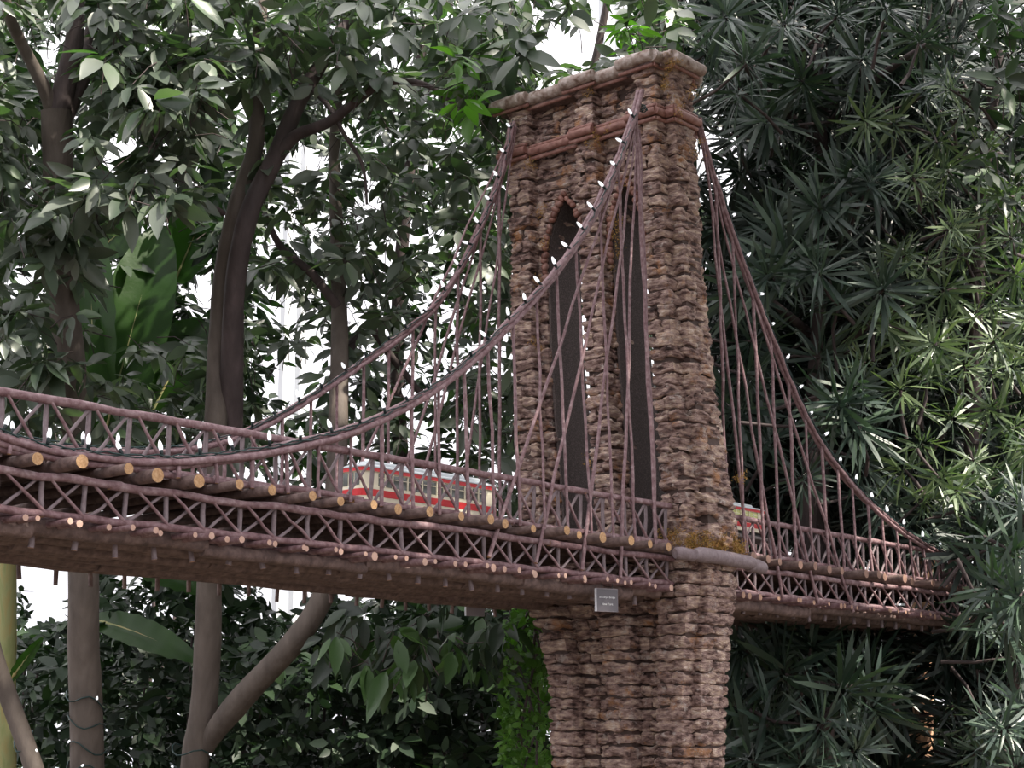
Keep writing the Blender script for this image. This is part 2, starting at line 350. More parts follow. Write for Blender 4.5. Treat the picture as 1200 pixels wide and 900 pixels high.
# wall above the arches with spandrels
wall = MB(); zz = 3.50
zw = [ZS]
while zw[-1] < 4.275: zw.append(min(4.28, zw[-1] + rng.uniform(.042, .058)))
for k in range(len(zw) - 1):
    z0, z1 = zw[k], zw[k + 1]; zm = (z0 + z1) / 2
    for (o0, o1) in OPEN:
        cy = (o0 + o1) / 2; hw = (o1 - o0) / 2 * arch_half(zm)
        if zm < ZA:
            if (o1 - o0) / 2 - hw > .012:
                brick(wall, (BX1 + .003, o0 - .01, z0), (BX2, cy - hw, z1)); brick(wall, (BX1 + .003, cy + hw, z0), (BX2, o1 + .01, z1))
        else:
            n = 2 if rng.random() < .6 else 3; ys = np.linspace(o0 - .015, o1 + .015, n + 1); ys[1:-1] += rng.uniform(-.03, .03, n - 1)
            for i in range(n): brick(wall, (BX1 + rng.uniform(-.002, .012), ys[i], z0), (BX2, ys[i + 1], z1))
    if zm > Z1:
        for nm, b0, b1, y0, y1 in LEGS:
            ym = (b0 + b1) / 2 + rng.uniform(-.03, .03)
            if rng.random() < .5: brick(wall, (BX0, b0, z0), (BX1 + .02, ym, z1)); brick(wall, (BX0, ym, z0), (BX1 + .02, b1, z1))
            else: brick(wall, (BX0, b0, z0), (BX1 + .02, b1, z1))
            brick(wall, (BX1, y0, z0), (BX1 + .07, b0 + .03, z1)); brick(wall, (BX1 + .06, y0, z0), (BX2, b0 + .03, z1))
            brick(wall, (BX1, b0 + .02, z0), (BX2, y1, z1), pitch=.012); brick(wall, (BX2 - .02, b0, z0), (BX3, b1, z1), pitch=.013)
wo = wall.build('arch_wall', 'bark', tower, warp)
c = MB()
for k in range(12):
    za = 3.86 + k * .035; box(c, (BX1 + .015, 3.56, za), (BX2 - .015, 4.455, za + .035))
    for nm, b0, b1, y0, y1 in LEGS: box(c, (BX0 + .014, b0 + .012, za), (BX3 - .012, b1 - .012, za + .035))
c.build('core', 'core', wo, warp)
# arch linings and the ring of seed pods round each arch
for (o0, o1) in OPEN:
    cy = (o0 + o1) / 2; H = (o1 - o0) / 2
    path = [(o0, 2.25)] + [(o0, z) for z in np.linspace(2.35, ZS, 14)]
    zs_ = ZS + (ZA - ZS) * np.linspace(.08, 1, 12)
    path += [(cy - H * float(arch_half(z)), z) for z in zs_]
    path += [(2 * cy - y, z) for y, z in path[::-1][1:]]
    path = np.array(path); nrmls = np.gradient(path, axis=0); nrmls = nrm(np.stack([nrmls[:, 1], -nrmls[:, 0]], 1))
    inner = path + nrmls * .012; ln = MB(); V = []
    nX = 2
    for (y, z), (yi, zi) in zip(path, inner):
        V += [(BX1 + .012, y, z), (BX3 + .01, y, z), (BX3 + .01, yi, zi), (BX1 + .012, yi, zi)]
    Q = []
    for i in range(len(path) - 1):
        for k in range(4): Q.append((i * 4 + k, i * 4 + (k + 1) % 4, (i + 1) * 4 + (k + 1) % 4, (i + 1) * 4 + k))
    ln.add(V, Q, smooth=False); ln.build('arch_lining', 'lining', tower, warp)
    tot = [(y, z) for y, z in path if z > ZS - .16]
    tot = np.array(tot); s = np.concatenate([[0], np.cumsum(np.linalg.norm(np.diff(tot, axis=0), axis=1))])
    ring = MB()
    for u in np.arange(0, s[-1], .026):
        y = np.interp(u, s, tot[:, 0]) + rng.uniform(-.004, .004); z = np.interp(u, s, tot[:, 1]) + rng.uniform(-.004, .004); r = rng.uniform(.012, .018)
        prof = [(r * math.sin(t) * (1 + .1 * math.sin(3 * t)), -r * math.cos(t) * 1.15) for t in np.linspace(.01, math.pi - .01, 7)]
        mtx = Matrix.Translation((BX1 - .006, y, z)) @ Matrix.Rotation(rng.uniform(0, 3), 4, 'X') @ Matrix.Rotation(rng.uniform(0, 1), 4, 'Y')
        lathe(ring, prof, seg=9, mtx=mtx)
    ring.build('seed_pod_ring', 'nut', tower, warp)
# base
base = MB(); zb = [1.15]
while zb[-1] < 2.262: zb.append(min(2.265, zb[-1] + rng.uniform(.040, .056)))
BL = [(3.59, 3.745), (3.895, 4.06), (4.265, 4.42)]
for k in range(len(zb) - 1):
    z0, z1 = zb[k], zb[k + 1]
    for b0, b1 in BL:
        if rng.random() < .5: ym = b0 + (b1 - b0) * rng.uniform(.3, .7); brick(base, (BX0, b0, z0), (BX1 + .03, ym, z1), amp=.0078); brick(base, (BX0 + .003, ym, z0), (BX1 + .03, b1, z1), amp=.0078)
        else: brick(base, (BX0, b0, z0), (BX1 + .03, b1, z1), amp=.0078)
        brick(base, (BX2 - .02, b0, z0), (BX3, b1, z1), pitch=.016, amp=.007)
    for (a0, a1) in ((3.74, 3.90), (4.055, 4.27)):
        ym = a0 + (a1 - a0) * rng.uniform(.35, .65)
        brick(base, (BX1 - .008, a0, z0), (BX1 + .06, ym, z1), amp=.0078); brick(base, (BX1 - .008, ym, z0), (BX1 + .06, a1, z1), amp=.0078)
        brick(base, (BX2 - .05, a0, z0), (BX2, a1, z1), pitch=.016, amp=.007)
    xm = rng.uniform(BX1 + .05, BX2 - .05)
    brick(base, (BX1, 3.545, z0), (xm, 3.62, z1), amp=.0078); brick(base, (xm, 3.545, z0), (BX2, 3.62, z1), amp=.0078)
    brick(base, (BX1, 4.40, z0), (BX2, 4.465, z1), pitch=.014, amp=.007)
bo = base.build('base', 'bark', tower, warp)
c = MB()
for k in range(26):
    za = 1.12 + k * .045; box(c, (BX1 + .012, 3.56, za), (BX2 - .012, 4.455, za + .045))
    for b0, b1 in BL: box(c, (BX0 + .014, b0 + .012, za), (BX3 - .012, b1 - .012, za + .045))
c.build('core', 'core', bo, warp)
ft = MB()                                                   # coarse footing below the frame
for z in np.arange(-.05, 1.12, .09):
    for y0 in np.arange(3.58, 4.2, .105): brick(ft, (BX0, y0, z), (BX3, y0 + .105, z + .09), pitch=.03)
ft.build('footing', 'bark', tower)
# cornice and moulding logs following the buttresses
def plan(off, ycor=0):
    """front outline of the tower, far to near, then along the near side"""
    f, b = BX0 - off, BX1 - off
    return dict(f=f, b=b)
def horizontal(mb, pts, z, r, m=0, seg=12, cap=(1, 1), dz=0):
    n = 7; P_ = []
    a, b = np.array(pts[0]), np.array(pts[1])
    for t in np.linspace(0, 1, n): q = a + (b - a) * t; P_.append((q[0], q[1], z + dz * t))
    tube(mb, P_, r * np.array([.90] + [1] * (n - 2) + [.90]), seg, m, cap=cap, wob=.07, capm=m)
def outline(off, z, r, name, m, jit=0, ext=.02):
    f, b = BX0 - off, BX1 - off
    segs = []
    # far buttress, recess, mid buttress, recess, near buttress (fronts)
    w_ = .018 + ext * 1.2
    Y = [(4.42 + .04 + ext, 4.305 - w_ + .01), (4.03 + w_, 3.925 - w_ + .01), (3.70 + w_ + .02, 3.59 - off * .4)]
    for (ya, yb) in Y: segs.append(((f, ya), (f, yb)))
    b2 = b - .03
    segs.append(((b2, Y[0][1] + .03), (b2, Y[1][0] - .02))); segs.append(((b2, Y[1][1] + .03), (b2, Y[2][0] - .02)))
    yn = 3.59 - off * .4; ys = 3.550 - off
    segs.append(((f, yn), (b, yn))); segs.append(((b, yn), (b, ys))); segs.append(((b, ys), (BX2 + off, ys)))
    segs.append(((BX2 + off, ys + .03), (BX3 + off, yn + .02)))
    segs.append(((BX3 + off, 3.59), (BX3 + off, 4.46)))
    for i, s in enumerate(segs):
        mb = MB(); dz = -.004 if i in (3, 4) else 0
        horizontal(mb, s, z + dz + (rng.uniform(-jit, jit)), r); mb.build(name, m, tower, warp)
outline(.036, 4.280, .0265, 'cornice_log', 'cornice', .003)
outline(.024, 4.245, .0085, 'cornice_twig', 'redtwig', .001)
outline(.012, 4.072, .009, 'moulding_twig', 'redtwig', .001, 0)
outline(.020, 4.046, .0175, 'moulding_log', 'redtwig', .001, 0)
outline(.012, 4.017, .009, 'moulding_twig', 'redtwig', .001, 0)
mb = MB(); box(mb, (BX0 + .004, 3.56, 4.240), (BX3 + .0, 4.46, 4.282)); mb.build('top_slab', 'darktwig', tower, warp)
# collar logs round the near leg at deck level
for (a, b, r, dz) in (((5.00, 3.462), (5.40, 3.462), .0285, 0), ((5.385, 3.475), (5.50, 3.475), .027, -.012), ((4.93, 3.50), (5.02, 3.47), .024, .0)):
    mb = MB(); pts = [(a[0] + (b[0] - a[0]) * t, a[1] + (b[1] - a[1]) * t, 2.232 + dz + .003 * math.sin(5 * t)) for t in np.linspace(0, 1, 12)]
    rr = np.full(12, r); rr[0] = rr[-1] = r * .75
    tube(mb, pts, rr, 14, wob=.05, capm=0); mb.build('collar_log', 'greytwig', tower)

# ------------------------------------------------------------------ moss tufts
def blades(mb, c, n, spread, L, wd, m=0, up=.5):
    c = np.asarray(c, float); p = c + rng.normal(size=(n, 3)) * spread
    d = nrm(rng.normal(size=(n, 3)) + np.array([0, 0, up])); s = nrm(np.cross(d, rng.normal(size=(n, 3))))
    l = L * rng.uniform(.5, 1.2, n)[:, None]
    V = np.stack([p - s * wd, p + s * wd, p + d * l], 1).reshape(-1, 3); T = np.arange(3 * n).reshape(-1, 3); mb.add(V, T=T, m=m, smooth=False)
ms = MB()
for k in range(95):
    x = rng.uniform(5.03, 5.36); f = rng.random() < .35
    if f: blades(ms, (5.04, rng.uniform(3.50, 3.66), rng.uniform(2.265, 2.33)), 26, .010, .016, .0016)
    else: blades(ms, (x, 3.515 - .03 * (x > 5.1) + rng.uniform(-.012, 0), 2.262 + abs(rng.normal()) * .028), 26, .010, .016, .0016)
for (x, y) in ((595, 190), (618, 118), (690, 108), (785, 80), (783, 105), (790, 70), (778, 95), (690, 170), (620, 190), (700, 165), (812, 108), (800, 130), (630, 330), (636, 290), (634, 250), (724, 250), (727, 215), (815, 175), (725, 300), (722, 270), (626, 395), (690, 540), (870, 560)):
    q = ray(x, y); X = 5.05 if x < 765 else 5.07; pt = CP + q * ((X - .01) / q[0])
    for j in range(4): blades(ms, pt + rng.normal(size=3) * np.array([.004, .016, .022]), 24, .010, .012, .0014)
mo = ms.build('moss_tufts', 'moss', tower); mo['kind'] = 'stuff'

# ================================================================== DECK SPANS
YN, YF = 3.6, 4.36
PAN = .13
def span(x0, npan, label, cut, cutp):
    x1 = x0 + npan * PAN
    root = thing('bridge_span', label, 'bridge span', ((x0 + x1) / 2, 3.98, 2.1))
    def zj(): return rng.uniform(-.003, .003)
    xn = np.arange(x0, x1 + .001, PAN)
    for side, Y in (('near', YN), ('far', YF)):
        near = side == 'near'
        # railing: top rail, bottom rail
        r = MB(); n = npan * 2
        pts = [(x, Y + rng.uniform(-.002, .002), 2.430 + zj() * .6) for x in np.linspace(x0 - .01, x1 + .02, n)]
        tube(r, pts, .0115, 9, wob=.1)
        xa = x0
        while xa < x1:                                        # bottom rail in overlapping lengths
            xb = min(x1, xa + rng.uniform(.24, .38)); o = rng.uniform(-.006, .006)
            stick(r, (xa - .02, Y - .004, 2.283 + o), (xb + .02, Y - .004, 2.283 + o), .0095, n=5); xa = xb
        rail = r.build('railing', ['twig', cut], root)
        t = MB(); xa = x0
        while xa < x1:
            xb = min(x1, xa + rng.uniform(.4, .8)); o = rng.uniform(-.003, .003)
            stick(t, (xa - .02, Y - .004, 2.229 + o), (xb + .02, Y - .004, 2.229 + o), .0115, n=7, wob=.12); xa = xb
        pts = [(x, Y, 2.133 + zj()) for x in np.linspace(x0 - .02, x1 + .02, n)]
        tube(t, pts, .0105, 9, wob=.12)
        tr = t.build('truss', ['twig', cut], root)
        rest_r, rest_t = MB(), MB()
        for i, x in enumerate(xn):
            mb = MB(); jx = rng.uniform(-.004, .004); stick(mb, (x + jx, Y + .012, 2.265), (x, Y + .010, 2.424), .0078, r2=.0068, n=4, bend=.002); mb.build('railing_post', ['greytwig', cut], rail)
            mb = MB(); stick(mb, (x + jx, Y + .010, 2.125), (x, Y + .010, 2.225), .0075, r2=.007, n=4, bend=.002); mb.build('truss_post', ['greytwig', cut], tr)
            if i == len(xn) - 1: continue
            for s in (0, 1):
                xa, xb = (x + .006, x + PAN - .01) if s else (x + PAN - .006, x + .01)
                mb = MB() if near else rest_r
                yo = Y - .006 + .012 * s
                stick(mb, (xa + rng.uniform(-.01, .01), yo, 2.277), (xb + rng.uniform(-.008, .008), yo, 2.422), .0058, r2=.0048, n=4, bend=.003, seg=6)
                if near: mb.build('railing_brace', ['greytwig' if s else 'twig', cut], rail)
                mb = MB() if near else rest_t
                stick(mb, (xa + rng.uniform(-.01, .01), yo, 2.136), (xb + rng.uniform(-.01, .01), yo, 2.226), .0055, r2=.0045, n=4, bend=.003, seg=6)
                if near: mb.build('truss_brace', ['greytwig' if s else 'twig', cut], tr)
        if not near:
            rest_r.build('railing_braces', ['greytwig', cut], rail)['kind'] = 'stuff'
            rest_t.build('truss_braces', ['greytwig', cut], tr)['kind'] = 'stuff'
    # big cross logs over the mid chord
    for i, x in enumerate(np.arange(x0 + .055, x1 + .02, PAN * .985)):
        mb = MB(); y0 = 3.505 + rng.uniform(-.028, .028); r = rng.uniform(.0135, .0195); xx = x + rng.uniform(-.012, .012)
        y1 = 4.45 + rng.uniform(-.02, .02)
        stick(mb, (xx, y0, 2.257 + rng.uniform(-.003, .003)), (xx + rng.uniform(-.012, .012), y1, 2.257), r, seg=12, n=9, wob=.05, bend=.003)
        mb.build('deck_log', ['darktwig', cut], root)
    # small logs under the lower chord, in pairs
    for i, x in enumerate(np.arange(x0 + .02, x1, PAN)):
        for s in range(2):
            mb = MB(); y0 = 3.545 + rng.uniform(-.03, .02); xx = x + .035 * s + rng.uniform(-.006, .008) + .03; r = rng.uniform(.0075, .0105) if rng.random() < .8 else .013
            z = 2.118 - r * .6 + rng.uniform(-.003, .002)
            stick(mb, (xx, y0, z), (xx + rng.uniform(-.008, .008), 4.47 + rng.uniform(-.03, .03), z), r, seg=8, n=6, bend=.003)
            mb.build('bottom_log', ['twig', cutp], root)
    # longitudinal stringers under the deck, each row one run
    for y in (3.66, 3.74, 3.82, 3.90, 3.98, 4.06, 4.14, 4.22, 4.30, 4.38):
        mb = MB(); xa = x0
        while xa < x1:
            xb = min(x1, xa + rng.uniform(.5, .9)); o = rng.uniform(-.006, .006); r = rng.uniform(.019, .027)
            stick(mb, (xa - .01, y + o, 2.098 + o * 1.6), (xb, y - o, 2.098 + o * 1.6 - .004), r, seg=9, n=6, wob=.06); xa = xb
        mb.build('stringer', ['darktwig', 'darktwig'], root)
    for i, x in enumerate(xn[:-1]):                            # short pegs hanging below the stringers
        mb = MB(); stick(mb, (x + .03, 3.69 + rng.uniform(-.008, .008), 2.115), (x + .03, 3.69, 2.055 + rng.uniform(-.008, .004)), .0062, n=3, r2=.0085)
        mb.build('hanging_peg', ['greytwig', cutp], root)
        mb = MB(); stick(mb, (x + .08, 4.44 + rng.uniform(-.008, .008), 2.14), (x + .08, 4.44, 2.045 + rng.uniform(-.008, .004)), .0075, n=3)
        mb.build('hanging_peg', ['darktwig', 'darktwig'], root)
    # roadway planks between the railings
    dk = MB(); 
    for x in np.arange(x0, x1, .032): box(dk, (x, 3.63, 2.272 + rng.uniform(0, .004)), (x + .029, 4.33, 2.286), bev=.002)
    dk.build('roadway', 'darktwig', root)
    for y0 in (3.755, 4.075):
        b = MB(); box(b, (x0, y0, 2.286), (x1, y0 + .15, 2.299), bev=.003)
        for yy in (y0 + .045, y0 + .10): box(b, (x0, yy, 2.298), (x1, yy + .004, 2.303), m=1)
        b.build('trackbed', ['slab', 'black'], root)
    return root
span(2.170 - 5 * PAN, 27, 'long twig bridge deck left of the stone-like tower, nearest to the viewer', 'cut', 'cutpale')
span(5.38, 19, 'far twig bridge deck right of the tower, running into the dark foliage', 'cutdull', 'cutdull')
# end post of the near railing against the tower
# ================================================================== CABLES
def smooth(pts, n):
    pts = np.array(pts, float); s = np.concatenate([[0], np.cumsum(np.linalg.norm(np.diff(pts, axis=0), axis=1))])
    u = np.linspace(0, s[-1], n); P4 = []
    for x in u:
        i = min(len(pts) - 2, max(0, np.searchsorted(s, x) - 1)); t = (x - s[i]) / (s[i + 1] - s[i])
        p0 = pts[max(0, i - 1)]; p1 = pts[i]; p2 = pts[i + 1]; p3 = pts[min(len(pts) - 1, i + 2)]
        P4.append(.5 * ((2 * p1) + (-p0 + p2) * t + (2 * p0 - 5 * p1 + 4 * p2 - p3) * t * t + (-p0 + 3 * p1 - 3 * p2 + p3) * t ** 3))
    return np.array(P4)
def cable(name, label, pix, Yfn, strands, sr, x_sus, zbot, topstay, staybot, rs=.0062, mats='twig', thin=1.0):
    c = np.array([onY(x, y, Yfn(x)) for x, y in pix]) if len(pix[0]) == 2 else np.array(pix)
    c = smooth(c[np.argsort(c[:, 0])], 70)
    root = thing(name, label, 'suspension cable', tuple(c[len(c) // 2]))
    for k in range(strands):
        a = k * 2 * math.pi / strands + .6
        tw = np.linspace(0, 2.2, len(c)) + a
        offs = np.stack([0 * tw, np.cos(tw), np.sin(tw)], 1) * sr * 1.15 * (1 + .25 * np.sin(np.linspace(0, 19, len(c)) + a))[:, None]
        # strands fan apart a little at the tower end
        mb = MB(); tube(mb, c + offs + rng.normal(size=c.shape) * .0012, sr, 8, wob=.10); mb.build('cable_strand', [mats, 'cut'], root)
    for x in x_sus:
        zt = np.interp(x, c[:, 0], c[:, 2]); y = np.interp(x, c[:, 0], c[:, 1])
        if zt < zbot + .03: continue
        mb = MB(); xb = x + rng.uniform(-.006, .006)
        ln = zt - zbot
        stick(mb, (xb, Yfn(None) - .012, zbot), (x + rng.uniform(-.012, .012) * min(1, ln), y, zt), rs * rng.uniform(.8, 1.15) * thin, n=max(4, int(ln * 9)), bend=.0035, seg=6)
        mb.build('suspender', [mats, 'cut'], root)
    for (tp, bt) in zip(topstay, staybot):
        mb = MB(); L = np.linalg.norm(np.array(tp) - np.array(bt)); stick(mb, bt, tp, rs * 1.15 * thin, n=12, bend=.005, seg=6, r2=rs * .7)
        mb.build('stay', [mats, 'cut'], root)
    return root, c
pixNL = [(-130, 462), (-60, 492), (0, 513), (50, 528), (100, 536), (150, 541), (200, 542), (270, 536), (330, 527), (400, 510), (470, 480), (540, 432), (600, 375), (650, 320), (690, 262), (720, 200), (738, 150), (750, 108)]
ynl = lambda x: 3.585 if x is None or x < 500 else 3.585 + .055 * (x - 500) / 250
susL = 2.170 + PAN * np.arange(-5, 22) + .012
tops = [(4.86, 3.62, 3.80), (4.90, 3.63, 3.86), (4.94, 3.63, 3.92), (4.96, 3.64, 3.95), (4.97, 3.65, 3.98)]
bots = [onY(573, 653, 3.575), onY(628, 660, 3.575), onY(682, 668, 3.575), onY(727, 677, 3.575)]
bots.append((4.93, 3.585, 2.25))
tps = [onY(741, 150, 3.63), onY(743, 150, 3.635), onY(745, 150, 3.64), onY(747, 152, 3.645), onY(749, 152, 3.65)]
NL, cNL = cable('main_cable', 'twig main cable nearest the viewer, sweeping up to the left side of the tower top', pixNL, ynl, 3, .0100, susL, 2.268, tps, bots)

FY = 4.36
pixFL = [(-60, 492), (0, 512), (60, 524), (113, 529), (160, 530), (200, 529), (260, 518), (300, 503), (337, 484), (390, 450), (440, 414), (475, 389), (512, 356), (541, 312), (571, 248), (588, 198), (600, 145)]
fl = lambda x: FY
botF = [(3.98, FY + .01, 2.27), (4.25, FY + .01, 2.27), (4.37, FY + .01, 2.27), (4.65, FY + .01, 2.27)]
FL, cFL = cable('main_cable', 'far-side twig main cable rising to the left corner of the tower top', pixFL, fl, 3, .0088,
                susL, 2.268, [onY(601, 150, FY), onY(603, 150, FY), onY(604, 150, FY), onY(605, 148, FY)], botF)
pixNR = [(818, 140), (822, 160), (845, 235), (870, 310), (905, 400), (950, 500), (1000, 570), (1060, 625), (1130, 665), (1175, 684)]
nr = lambda x: 3.585
susR = 5.38 + PAN * np.arange(0, 19) + .015
NR, cNR = cable('main_cable', 'twig main cable falling from the right side of the tower toward the dark foliage', pixNR, nr, 3, .0085, susR, 2.268,
                [onY(821, 160, 3.585), onY(823, 165, 3.585), onY(825, 170, 3.585), onY(824, 165, 3.58)],
                [onY(917, 700, 3.575), onY(960, 712, 3.575), onY(1000, 717, 3.575), (5.56, 3.585, 2.25)])
pts = [(p[0], FY, p[2]) for p in cNR[::6]] + [(cNR[-1][0], FY, cNR[-1][2])]
FR, cFR = cable('main_cable', 'far-side twig main cable of the right span, half hidden behind nearer rods', pts, fl, 3, .0085, susR[1:], 2.268,
                [(5.34, FY, 3.9), (5.34, FY, 3.88)], [(5.9, FY + .01, 2.27), (6.2, FY + .01, 2.27)])

# ================================================================== LIGHT STRINGS
def bulb_mesh():
    mb = MB(); L = .030
    lathe(mb, [(.0005, .0), (.0052, .002), (.0062, .007), (.0066, .012), (.0058, .018), (.0040, .024), (.0018, .029), (.0003, L)], seg=8)
    return mb
def light_string(label, path, ds, offs, dirs=None, group=None):
    s = np.concatenate([[0], np.cumsum(np.linalg.norm(np.diff(path, axis=0), axis=1))])
    root = thing('string_lights', label, 'string lights', tuple(path[len(path) // 2]), group)
    n = int(s[-1] / .018); u = np.linspace(0, s[-1], n)
    for ph in (0, math.pi):
        p = np.stack([np.interp(u, s, path[:, k]) for k in range(3)], 1) + offs
        p += np.stack([0 * u, np.cos(u * 38 + ph), np.sin(u * 38 + ph)], 1) * .0045 + rng.normal(size=p.shape) * .0012
        mb = MB(); tube(mb, p, .0022, 5); mb.build('wire', 'wire', root)
    so_ = None; x = ds * .5
    while x < s[-1]:
        c = np.array([np.interp(x, s, path[:, k]) for k in range(3)]) + offs
        tg = np.array([np.interp(min(x + .02, s[-1]), s, path[:, k]) - np.interp(max(0, x - .02), s, path[:, k]) for k in range(3)]); tg = tg / np.linalg.norm(tg)
        up = ZZ - tg * tg[2]; up = up / np.linalg.norm(up)
        d = up + rng.normal(size=3) * .22; d = Vector(d / np.linalg.norm(d))
        q = d.to_track_quat('Z', 'Y')
        if so_ is None:
            a = MB(); lathe(a, [(.0001, -.004), (.0048, -.002), (.0052, .012), (.0046, .017), (.0001, .0175)], seg=8); so_ = a.build('socket', 'socket'); bu = bulb_mesh().build('bulb', 'bulb', None)
            S, B = so_, bu
        else: S, B = so_.copy(), bu.copy(); sc.collection.objects.link(S); sc.collection.objects.link(B)
        for o, k in ((S, .004), (B, .018)):
            o.parent = root; o.rotation_mode = 'QUATERNION'; o.rotation_quaternion = q
            o.location = Vector(c) + d * k - origin(root)
        x += ds * rng.uniform(.82, 1.18)
def sub(c, x0, x1): m = (c[:, 0] > x0) & (c[:, 0] < x1); return c[m]
light_string('white-bulbed light string wound along the nearest main cable left of the tower', sub(cNL, 1.7, 4.93), .125, np.array([-.002, -.012, .014]))
light_string('white-bulbed light string along the far main cable left of the tower', sub(cFL, 1.7, 5.0), .13, np.array([-.002, -.010, .014]))
light_string('white-bulbed light string along the nearer cable right of the tower', sub(cNR, 5.35, 7.7), .16, np.array([.004, -.012, .014]))
# loose wire knot near the tower top
kn = MB(); c0 = onY(753, 127, 3.62); c0[0] -= .0
for k in range(5):
    t = np.linspace(0, 2 * math.pi, 16); a, b = nrm(rng.normal(size=3)), nrm(rng.normal(size=3))
    tube(kn, c0 + np.cos(t)[:, None] * a * .016 + np.sin(t)[:, None] * b * .016, .0022, 5, cap=(0, 0))
tag(kn.build('wire_knot', 'wire'), 'small tangle of teal-green wire tied at the cables just below the tower top', 'wire')

# ================================================================== TROLLEYS
def trolley(label, x0, L, yc, zr, lit=False, hs=1.15):
    W = .122; z0 = 0
    y0, y1 = yc - W / 2, yc + W / 2; x1 = x0 + L; rd = .030
    root = thing('trolley', label, 'trolley', (x0 + L / 2, yc, zr))
    wz = lambda V: np.stack([V[:, 0], V[:, 1], zr + V[:, 2] * hs], 1)
    def ring(z, ins=0, n=5):
        P_ = []
        for cx, cy, a0 in ((x1 - rd, y1 - rd, 0), (x0 + rd, y1 - rd, 90), (x0 + rd, y0 + rd, 180), (x1 - rd, y0 + rd, 270)):
            for k in range(n + 1):
                a = math.radians(a0 + 90 * k / n); P_.append((cx + (rd - ins) * math.cos(a), cy + (rd - ins) * math.sin(a), z))
        return P_
    def band(mb, z0_, z1_, ins=0, m=0, top=0, bot=0, ins2=None):
        A = ring(z0_, ins); B = ring(z1_, ins if ins2 is None else ins2); n = len(A)
        mb.add(A + B, [(k, (k + 1) % n, n + (k + 1) % n, n + k) for k in range(n)], m=m, smooth=False)
        if top: mb.add(B + [((x0 + x1) / 2, yc, z1_)], T=[(k, (k + 1) % n, n) for k in range(n)], m=m, smooth=False)
        if bot: mb.add(A + [((x0 + x1) / 2, yc, z0_)], T=[((k + 1) % n, k, n) for k in range(n)], m=m, smooth=False)
    b = MB(); band(b, z0 + .012, z0 + .056, 0, bot=1); band(b, z0 + .056, z0 + .056, 0, ins2=.006)
    band(b, z0 + .056, z0 + .098, .006); band(b, z0 + .098, z0 + .098, .006, ins2=0); band(b, z0 + .098, z0 + .112, 0, top=1)
    bo_ = b.build('body', 'cream', root, wz)
    r = MB(); band(r, z0 + .028, z0 + .048, -.0012); band(r, z0 + .030, z0 + .030, -.0012, ins2=.002); r.build('lower_stripe', 'red', root, wz)
    r = MB(); band(r, z0 + .099, z0 + .110, -.0012); band(r, z0 + .110, z0 + .110, -.0012, ins2=.004); r.build('upper_stripe', 'red', root, wz)
    r = MB(); band(r, z0 + .110, z0 + .113, -.004); band(r, z0 + .113, z0 + .119, -.004, ins2=.012); band(r, z0 + .119, z0 + .124, .012, ins2=.028, top=1)
    rf = r.build('roof', 'roofwhite', root, wz)
    m = MB(); box(m, (x0 + .06, yc - .028, z0 + .120), (x1 - .06, yc + .028, z0 + .136), bev=.005); m.build('clerestory', 'roofwhite', rf, wz)
    u = MB(); box(u, (x0 + .03, y0 + .018, z0 - .0), (x1 - .03, y1 - .018, z0 + .014)); 
    for xc in (x0 + L * .22, x1 - L * .22):
        for dx in (-.03, .03):
            for yy in (y0 + .022, y1 - .028):
                lathe(u, [(.001, 0), (.012, 0), (.012, .006), (.001, .006)], seg=12, mtx=Matrix.Translation((xc + dx, yy + .006, z0 + .012)) @ Matrix.Rotation(math.pi / 2, 4, 'X'))
    u.build('undercarriage', 'black', root, wz)
    pm = 'litpane' if lit else 'pane'
    n = int((L - .14) / .034)
    for yy, s in ((y0, -1), (y1, 1)):
        for k in range(n):
            xc = x0 + .07 + (k + .5) * (L - .14) / n; yp = yy + .006 * -s
            m = MB(); hw = .0125
            box(m, (xc - hw, yp - .002, z0 + .059), (xc + hw, yp + .002, z0 + .095))
            wn = m.build('window', pm, root, wz)
            f_ = MB(); o = yp + s * .002
            for (a, c, d_, e_) in ((xc - hw, xc + hw, z0 + .0825, z0 + .0845),): box(f_, (a, min(o, o + s * .0015), d_), (c, max(o, o + s * .0015), e_))
            box(f_, (xc + hw, min(yp, yp + s * .006), z0 + .057), (xc + hw + .004, max(yp, yp + s * .006), z0 + .098))
            f_.build('sash', 'cream', wn, wz)
    for xx, s in ((x0, -1), (x1, 1)):
        for k in (-1, 0, 1):
            xp = xx - s * .006; m = MB(); box(m, (xp - .0022, yc + k * .027 - .0105, z0 + .059), (xp + .0022, yc + k * .027 + .0105, z0 + .095)); m.build('end_window', pm, root, wz)
    m = MB(); lathe(m, [(.0005, 0), (.005, 0), (.005, .004), (.0005, .006)], seg=12, mtx=Matrix.Translation((x0 + .001, yc, z0 + .051)) @ Matrix.Rotation(-math.pi / 2, 4, 'Y')); m.build('headlamp', 'roofwhite', root, wz)
    return root
trolley('cream and red trolley on the deck left of the tower', 3.585, .665, 3.832, 2.303)
trolley('cream and red trolley just right of the tower, seen between hanging rods', 5.36, .65, 3.832, 2.408, lit=True, hs=1.0)

el = thing('elevated_track', 'short raised grey track on posts carrying the trolley right of the tower', 'track', (5.7, 3.832, 2.30))
m = MB(); box(m, (5.345, 3.77, 2.388), (6.06, 3.895, 2.404), bev=.004)
for yy in (3.80, 3.862): box(m, (5.345, yy, 2.404), (6.06, yy + .004, 2.408), m=1)
m.build('track_slab', ['slab', 'black'], el)
for x in np.arange(5.37, 6.06, .09):
    for y in (3.785, 3.88):
        m = MB(); stick(m, (x, y, 2.299), (x + rng.uniform(-.004, .004), y, 2.390), .0075, n=3); m.build('post', ['greytwig', 'cut'], el)

